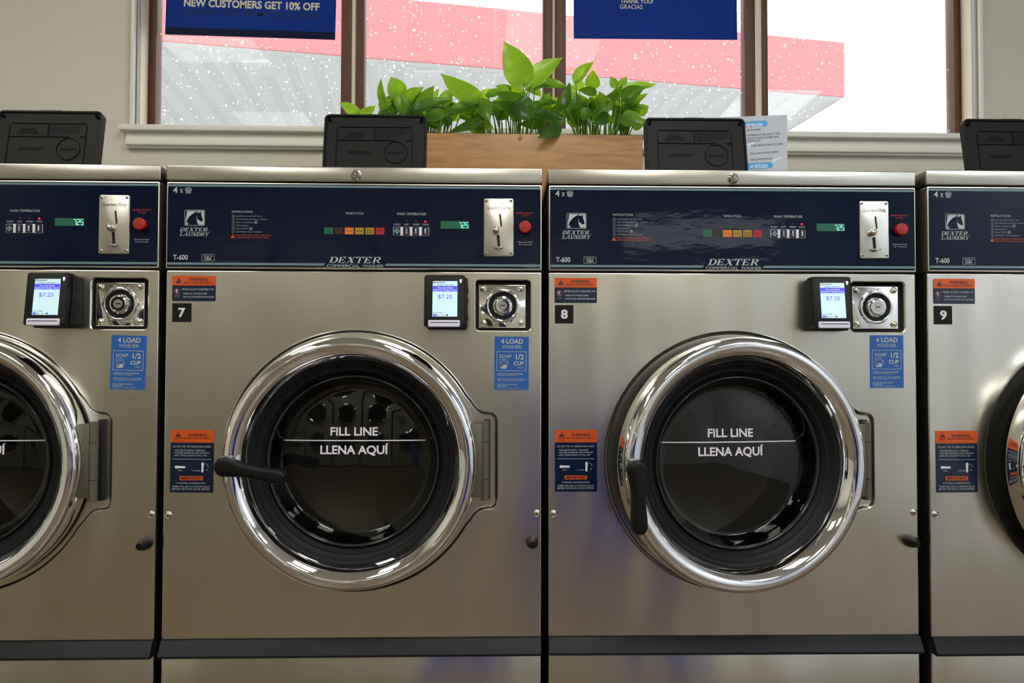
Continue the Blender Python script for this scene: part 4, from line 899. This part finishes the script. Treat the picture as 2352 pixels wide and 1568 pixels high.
LEAVES = [ # base, tip, visible width, roll, tone (backlit bright, shaded dark, put into the colour), depth  (crop measured at 720,80 x2.94)
 ((305,545),(172,455),74,.3,1.1,.66),((312,548),(422,478),58,-.5,1.0,.68),
 ((492,470),(455,288),58,.9,1.15,.60),((592,405),(520,282),122,.2,.9,.64),((592,415),(612,545),96,.2,1.25,.58),((640,470),(745,352),104,.3,.8,.66),((690,490),(815,340),92,-.5,.6,.64),((655,535),(955,437),84,.4,.75,.60),
 ((880,478),(955,358),92,.5,.85,.68),((465,548),(536,452),58,.2,1.0,.62),((805,480),(848,358),52,.4,1.2,.72),((640,548),(765,500),52,.5,.7,.60),((600,470),(560,350),70,.7,.9,.70),((870,525),(722,572),72,.3,.85,.575),((800,560),(850,622),84,.2,.8,.60),((790,470),(900,500),70,.4,.55,.62),((520,540),(590,500),60,.4,.8,.66),((880,560),(1000,470),90,-.4,.7,.66),
 ((1112,432),(855,258),118,.35,1.0,.60),((1102,450),(1192,592),122,.25,1.1,.62),((1092,470),(880,560),92,-.4,.6,.61),((1122,582),(903,664),54,.6,.45,.575),((1140,440),(1205,362),76,.3,1.2,.70),((1140,640),(1010,600),66,.4,.9,.64),((1000,540),(1130,600),80,.3,.8,.66),
 ((1422,328),(1284,40),182,.15,1.0,.64),((1458,345),(1687,152),138,.25,1.0,.68),((1560,325),(1716,350),76,.45,.8,.64),((1492,372),(1612,345),42,.9,.5,.60),((1365,465),(1472,582),176,.1,.42,.585),((1400,445),(1232,385),84,.4,.42,.60),((1350,485),(1183,450),56,.6,.4,.59),((1175,405),(1335,380),66,.5,1.0,.66),((1330,365),(1225,345),40,.7,.8,.70),((1500,540),(1712,576),76,.4,.4,.58),((1655,612),(1512,697),92,.3,.42,.555),((1540,592),(1385,604),70,.5,.38,.60),((1540,470),(1662,462),50,.6,.6,.62),((1600,560),(1555,490),84,.3,1.1,.70),((1640,560),(1560,520),70,.4,1.0,.68),
 ((1300,560),(1240,480),86,.3,.7,.68),((1420,420),(1300,340),60,.6,1.0,.72),((1450,360),(1540,420),80,.3,1.15,.72),
 ((1742,482),(1728,322),112,.3,1.2,.66),((1700,482),(1726,318),60,.6,.55,.60),((1770,312),(1897,178),82,.4,1.1,.64),((1880,355),(1888,233),96,.1,1.0,.66),((1795,372),(1775,292),74,.3,1.25,.72),((2080,355),(2113,278),56,.4,.9,.66),((2045,350),(2006,278),52,.4,.8,.64),((2085,372),(2322,332),78,.45,1.2,.64),((2092,432),(2240,350),108,.2,.5,.60),((2060,405),(1975,412),58,.7,.55,.585),((1905,385),(1788,372),48,.7,.5,.60),((2070,502),(2260,505),54,.7,1.0,.64),((2085,560),(2248,612),118,.2,1.15,.60),((1985,480),(1868,552),78,.3,.9,.60),((1990,545),(1880,600),76,.35,.55,.585),((2050,538),(2042,602),66,.3,.9,.62),((2080,600),(2130,662),80,.3,1.15,.66),((1842,432),(1822,482),60,.4,.9,.62),((1752,545),(1688,498),76,.3,1.0,.64),((1960,470),(1930,380),80,.4,.7,.66),((1830,480),(1800,400),80,.3,1.15,.70),((2040,430),(2085,340),66,.5,.8,.66),((1800,560),(1860,500),60,.4,1.2,.70),((2140,490),(2262,395),60,.6,.9,.70)]
for i in range(130):
    x = random.choice((random.uniform(450, 960), random.uniform(1050, 1680), random.uniform(1720, 2200))); y = random.uniform(470, 630)
    a = random.uniform(-2.6, -.5); L_ = random.uniform(70, 120)
    LEAVES.append(((x, y), (x+L_*math.cos(a), y+L_*math.sin(a)*.8), random.uniform(58, 95), random.uniform(-.5, .5), random.uniform(.4, 1.15), random.uniform(.62, .73)))
SPECS = {0: ('pothos_plant', 'small two-leaved pothos sprig at the left end of the planter'), 1: ('pothos_plant', 'leafy pothos clump just above the lid of washer 7'), 2: ('pothos_plant', 'tallest pothos clump with one big upright leaf, at the middle of the planter'), 3: ('pothos_plant', 'bushy pothos clump at the right end of the planter')}
def gi(x): return 0 if x < 440 else 1 if x < 1005 else 2 if x < 1680 else 3
SOILX = {0: (300, 330), 1: (600, 900), 2: (1200, 1520), 3: (1800, 2060)}
for g_, (nm, lab) in SPECS.items():
    xs = SOILX[g_]; org = W(720+(xs[0]+xs[1])/2/2.94, 300, .64); org = Vector((max(px0+.06, org.x), .64, CT+ph-.031))
    root = thing(nm, lab, 'plant', org, group='pothos plants in the planter box')
    V = []; Fc = []; tones = []; sm = MB()
    for (bx, by), (tx, ty), wv, roll, tone, dp in [l for l in LEAVES if gi(l[0][0]) == g_]:
        B = W(720+bx/2.94, 80+by/2.94, dp); T = W(720+tx/2.94, 80+ty/2.94, dp+random.uniform(-.035, .015))
        wd = 1.15*wv/2.94/F*(dp-CAM[1])/max(.5, math.cos(roll)); ax = (T-B); L_ = ax.length; ax = ax.normalized()
        side0 = ax.cross(Vector((0, -1, 0))).normalized(); nrm0 = side0.cross(ax)
        side = side0*math.cos(roll)+nrm0*math.sin(roll); nrm = side.cross(ax)
        if nrm.y > 0: nrm = -nrm
        n, o = 14, len(V); bend = random.uniform(.04, .12); cur = random.uniform(-.05, .05); fold = random.uniform(.10, .30)
        for i in range(n+1):
            t = i/n; pr = (math.sin(PI*t**.62))**.82*(1-.18*t) if 0 < t < 1 else 0
            if t > .75: pr *= 1-.45*((t-.75)/.25)**1.2
            lobe = -.10*L_*(1-t)**3
            ctr = B+ax*(L_*t)+nrm*(bend*L_*math.sin(PI*t)*.9-.12*L_*t*t*0)+side*(cur*L_*math.sin(PI*t))
            for s in (-1, -.55, 0, .55, 1):
                e = ctr+side*(wd*.5*pr*s)+nrm*(fold*wd*.5*pr*abs(s)**1.4-.02*wd*(s == 0))+ax*(lobe*abs(s))+nrm*(.012*wd*math.sin(9*t+4*s))
                V.append(e-org)
        for i in range(n):
            for k in range(4): a = o+i*5+k; Fc.append((a, a+1, a+6, a+5)); tones.append(tone)
        # stem
        sx = xs[0]+(xs[1]-xs[0])*min(1, max(0, (bx-xs[0]+60)/(xs[1]-xs[0]+120)))+random.uniform(-40, 40)
        S = W(720+sx/2.94, 300, dp); S = Vector((min(px1-.03, max(px0+.03, S.x)), min(.73, max(.59, dp)), CT+ph-.034))
        C = Vector((S.x*.6+B.x*.4, dp, S.z+(B.z-S.z)*.65-ax.z*.02))
        pts = [S*(1-t)**2+C*2*t*(1-t)+B*t*t-org for t in [k/8 for k in range(9)]]
        if B.z > S.z: sm.tube(pts, [.0022-.0008*k/8 for k in range(9)], 'stem', 6)
    me = bpy.data.meshes.new('foliage'); me.from_pydata([tuple(v) for v in V], [], Fc); me.materials.append(MT['leaf'])
    at = me.attributes.new('tone', 'FLOAT_COLOR', 'FACE')
    for i, t in enumerate(tones): at.data[i].color = (t, .25+.75*t, t, 1)
    me.polygons.foreach_set('use_smooth', [True]*len(Fc)); me.update()
    link('foliage', me, root); link('stems', sm.mesh('stems'), root)

# ------------------------------------------------------------------ outside
ZCAN = 4.3
A = WZ(360, 92, ZCAN); Bp = WZ(1940, 222, ZCAN); D = WZ(1812, 300, ZCAN); dv = (D-Bp).normalized(); fd = (Bp-A).normalized(); A2 = A-fd*5
FH = W(1940, 98, Bp.y).z-ZCAN
can = thing('canopy', 'red-edged flat canopy with pale ribbed underside seen outside the window', 'canopy', Bp)
nf = Vector((fd.y, -fd.x, 0))
def slab(b, P, Q, th, z0, z1, m):
    n_ = -nf*th; pts = [P, Q, Q+n_, P+n_]; V = [(p.x-Bp.x, p.y-Bp.y, z0) for p in pts]+[(p.x-Bp.x, p.y-Bp.y, z1) for p in pts]
    b.add(V, [[0, 1, 5, 4], [1, 2, 6, 5], [2, 3, 7, 6], [3, 0, 4, 7], [4, 5, 6, 7], [3, 2, 1, 0]], m)
mb = MB(); slab(mb, A2, Bp, .03, 0, FH, 'fascia'); link('fascia', mb.mesh('fascia'), can)
mb = MB(); o2 = nf*-.03; slab(mb, A2+o2, Bp+o2, .14, 0, .12, 'soffit'); link('fascia_return', mb.mesh('fascia_return'), can)
mb = MB(); V = []; Fc = []; L_ = (Bp-A2).length; nrib = int(L_/.30)
for i in range(nrib+1):
    for t, z in ((0, .0), (.40, .0), (.5, .028), (.90, .028)):
        s = min(1, (i+t)/nrib); p = A2+(Bp-A2)*s-nf*.165-Bp
        V += [(p.x, p.y, z), (p.x+dv.x*9, p.y+dv.y*9, z)]
for k in range(len(V)//2-1): Fc.append([2*k, 2*k+2, 2*k+3, 2*k+1])
mb.add(V, Fc, 'soffit'); p = A2-Bp-nf*.08; q = -nf*.08
mb.add([(p.x, p.y, .3), (q.x, q.y, .3), (q.x+dv.x*9, q.y+dv.y*9, .3), (p.x+dv.x*9, p.y+dv.y*9, .3)], [[0, 1, 2, 3]], 'soffit'); link('soffit', mb.mesh('soffit'), can)
mb = MB(); p0 = Vector((0, 0, 0)); pe = dv*9; w_ = fd*-.002
mb.add([(p0.x, p0.y, 0), (pe.x, pe.y, 0), (pe.x+w_.x, pe.y+w_.y, 0), (w_.x, w_.y, 0), (p0.x, p0.y, FH), (pe.x, pe.y, FH), (pe.x+w_.x, pe.y+w_.y, FH), (w_.x, w_.y, FH)], [[0, 1, 5, 4], [1, 2, 6, 5], [2, 3, 7, 6], [3, 0, 4, 7], [4, 5, 6, 7], [0, 3, 2, 1]], 'fascia'); link('fascia_end', mb.mesh('fascia_end'), can)
for px, py in ((600, 160), (985, 182)):
    c = WZ(px, py, ZCAN-.02)-Bp; mb = MB(); mb.box(c.x-.16, c.x+.16, c.y-.22, c.y+.22, -.012, .06, 'soffit', .004); link('light_fixture', mb.mesh('light_fixture'), can)
for px in (-150, 200):
    p = W(px, 300, 13.5)-Bp; mb = MB(); mb.box(p.x-.12, p.x+.12, p.y-.12, p.y+.12, -ZCAN-.1, .04, 'trim'); link('column', mb.mesh('column'), can)
struct('ground', lambda b: b.box(-60, 60, YW+.16, 90, -.2, -.1, 'concrete'))

# ------------------------------------------------------------------ the room behind the camera (seen in reflections)
for i, (x, y) in enumerate(((-1.9, -1.3), (.3, -1.3), (-1.9, -3.6), (.3, -3.6), (2.1, -2.9))):
    t = thing('ceiling_light', 'flat rectangular ceiling light, %s' % ('left near the washers', 'right near the washers', 'left toward the shop front', 'right toward the shop front', 'beside the white side wall')[i], 'lamp', (x, y, ZCEIL), group='ceiling lights')
    part('diffuser', 'cl%d' % (i == 4), lambda b: b.box(-.3, .3, -.6, .6, -.03, -.012, 'lamp_fill' if i == 4 else 'lamp_panel'), t); part('lamp_frame', 'cf', lambda b: (b.box(-.33, .33, -.63, -.6, -.04, 0, 'lamp_trim'), b.box(-.33, .33, .6, .63, -.04, 0, 'lamp_trim'), b.box(-.33, -.3, -.6, .6, -.04, 0, 'lamp_trim'), b.box(.3, .33, -.6, .6, -.04, 0, 'lamp_trim')), t)
def f_bin(b):
    V = []; o = []
    for z, s in ((0, .8), (.70, 1), (.72, 1.06), (.74, 1.06)): o.append([(x*s, y*s, z) for x, y in rrect(-.34, .34, -.24, .24, .06)])
    n = len(o[0]); Fc = [[k*n+i, k*n+(i+1) % n, (k+1)*n+(i+1) % n, (k+1)*n+i] for k in range(3) for i in range(n)]+[list(range(n))[::-1], list(range(3*n, 4*n))]
    b.add([v for r in o for v in r], Fc, 'bin_blue')
mb = MB(); f_bin(mb); thing('trash_bin', 'blue plastic bin reflected in the washer fronts', 'bin', (.40, -2.5, 0), me=mb.mesh('trash_bin'))
for i in range(5):
    t = thing('dryer', 'front of dryer standing across the room, %s' % ('leftmost', 'second from left', 'middle one', 'second from right', 'rightmost')[i], 'dryer', (-2.9+i*.78, -5.55, 0), group='dryers across the room')
    part('body', 'dry', lambda b: b.box(-.37, .37, 0, .85, .02, 1.85, 'dryer_white', .01), t); part('door', 'dryd', lambda b: [b.lathe([(.27, .0), (.27, .04), (.25, .05), (.22, .04), (.21, .02)], 0, z, 'chrome', 48, .85) for z in (.62, 1.35)], t); part('door_glass', 'dryg', lambda b: [b.disc(0, z, .21, .872, 'gasket', 48) for z in (.62, 1.35)], t)

# ------------------------------------------------------------------ light
w = bpy.data.worlds.new('sky'); sc.world = w; w.use_nodes = True
bg = w.node_tree.nodes['Background']; bg.inputs[0].default_value = (.96, .98, 1, 1); bg.inputs[1].default_value = 3.0

vs = sc.view_settings; vs.view_transform = 'Standard'; vs.look = 'None'; vs.gamma = 1; vs.exposure = 0; vs.use_curve_mapping = False
sc.cycles.max_bounces = 8; sc.cycles.transparent_max_bounces = 12; sc.cycles.use_denoising = True
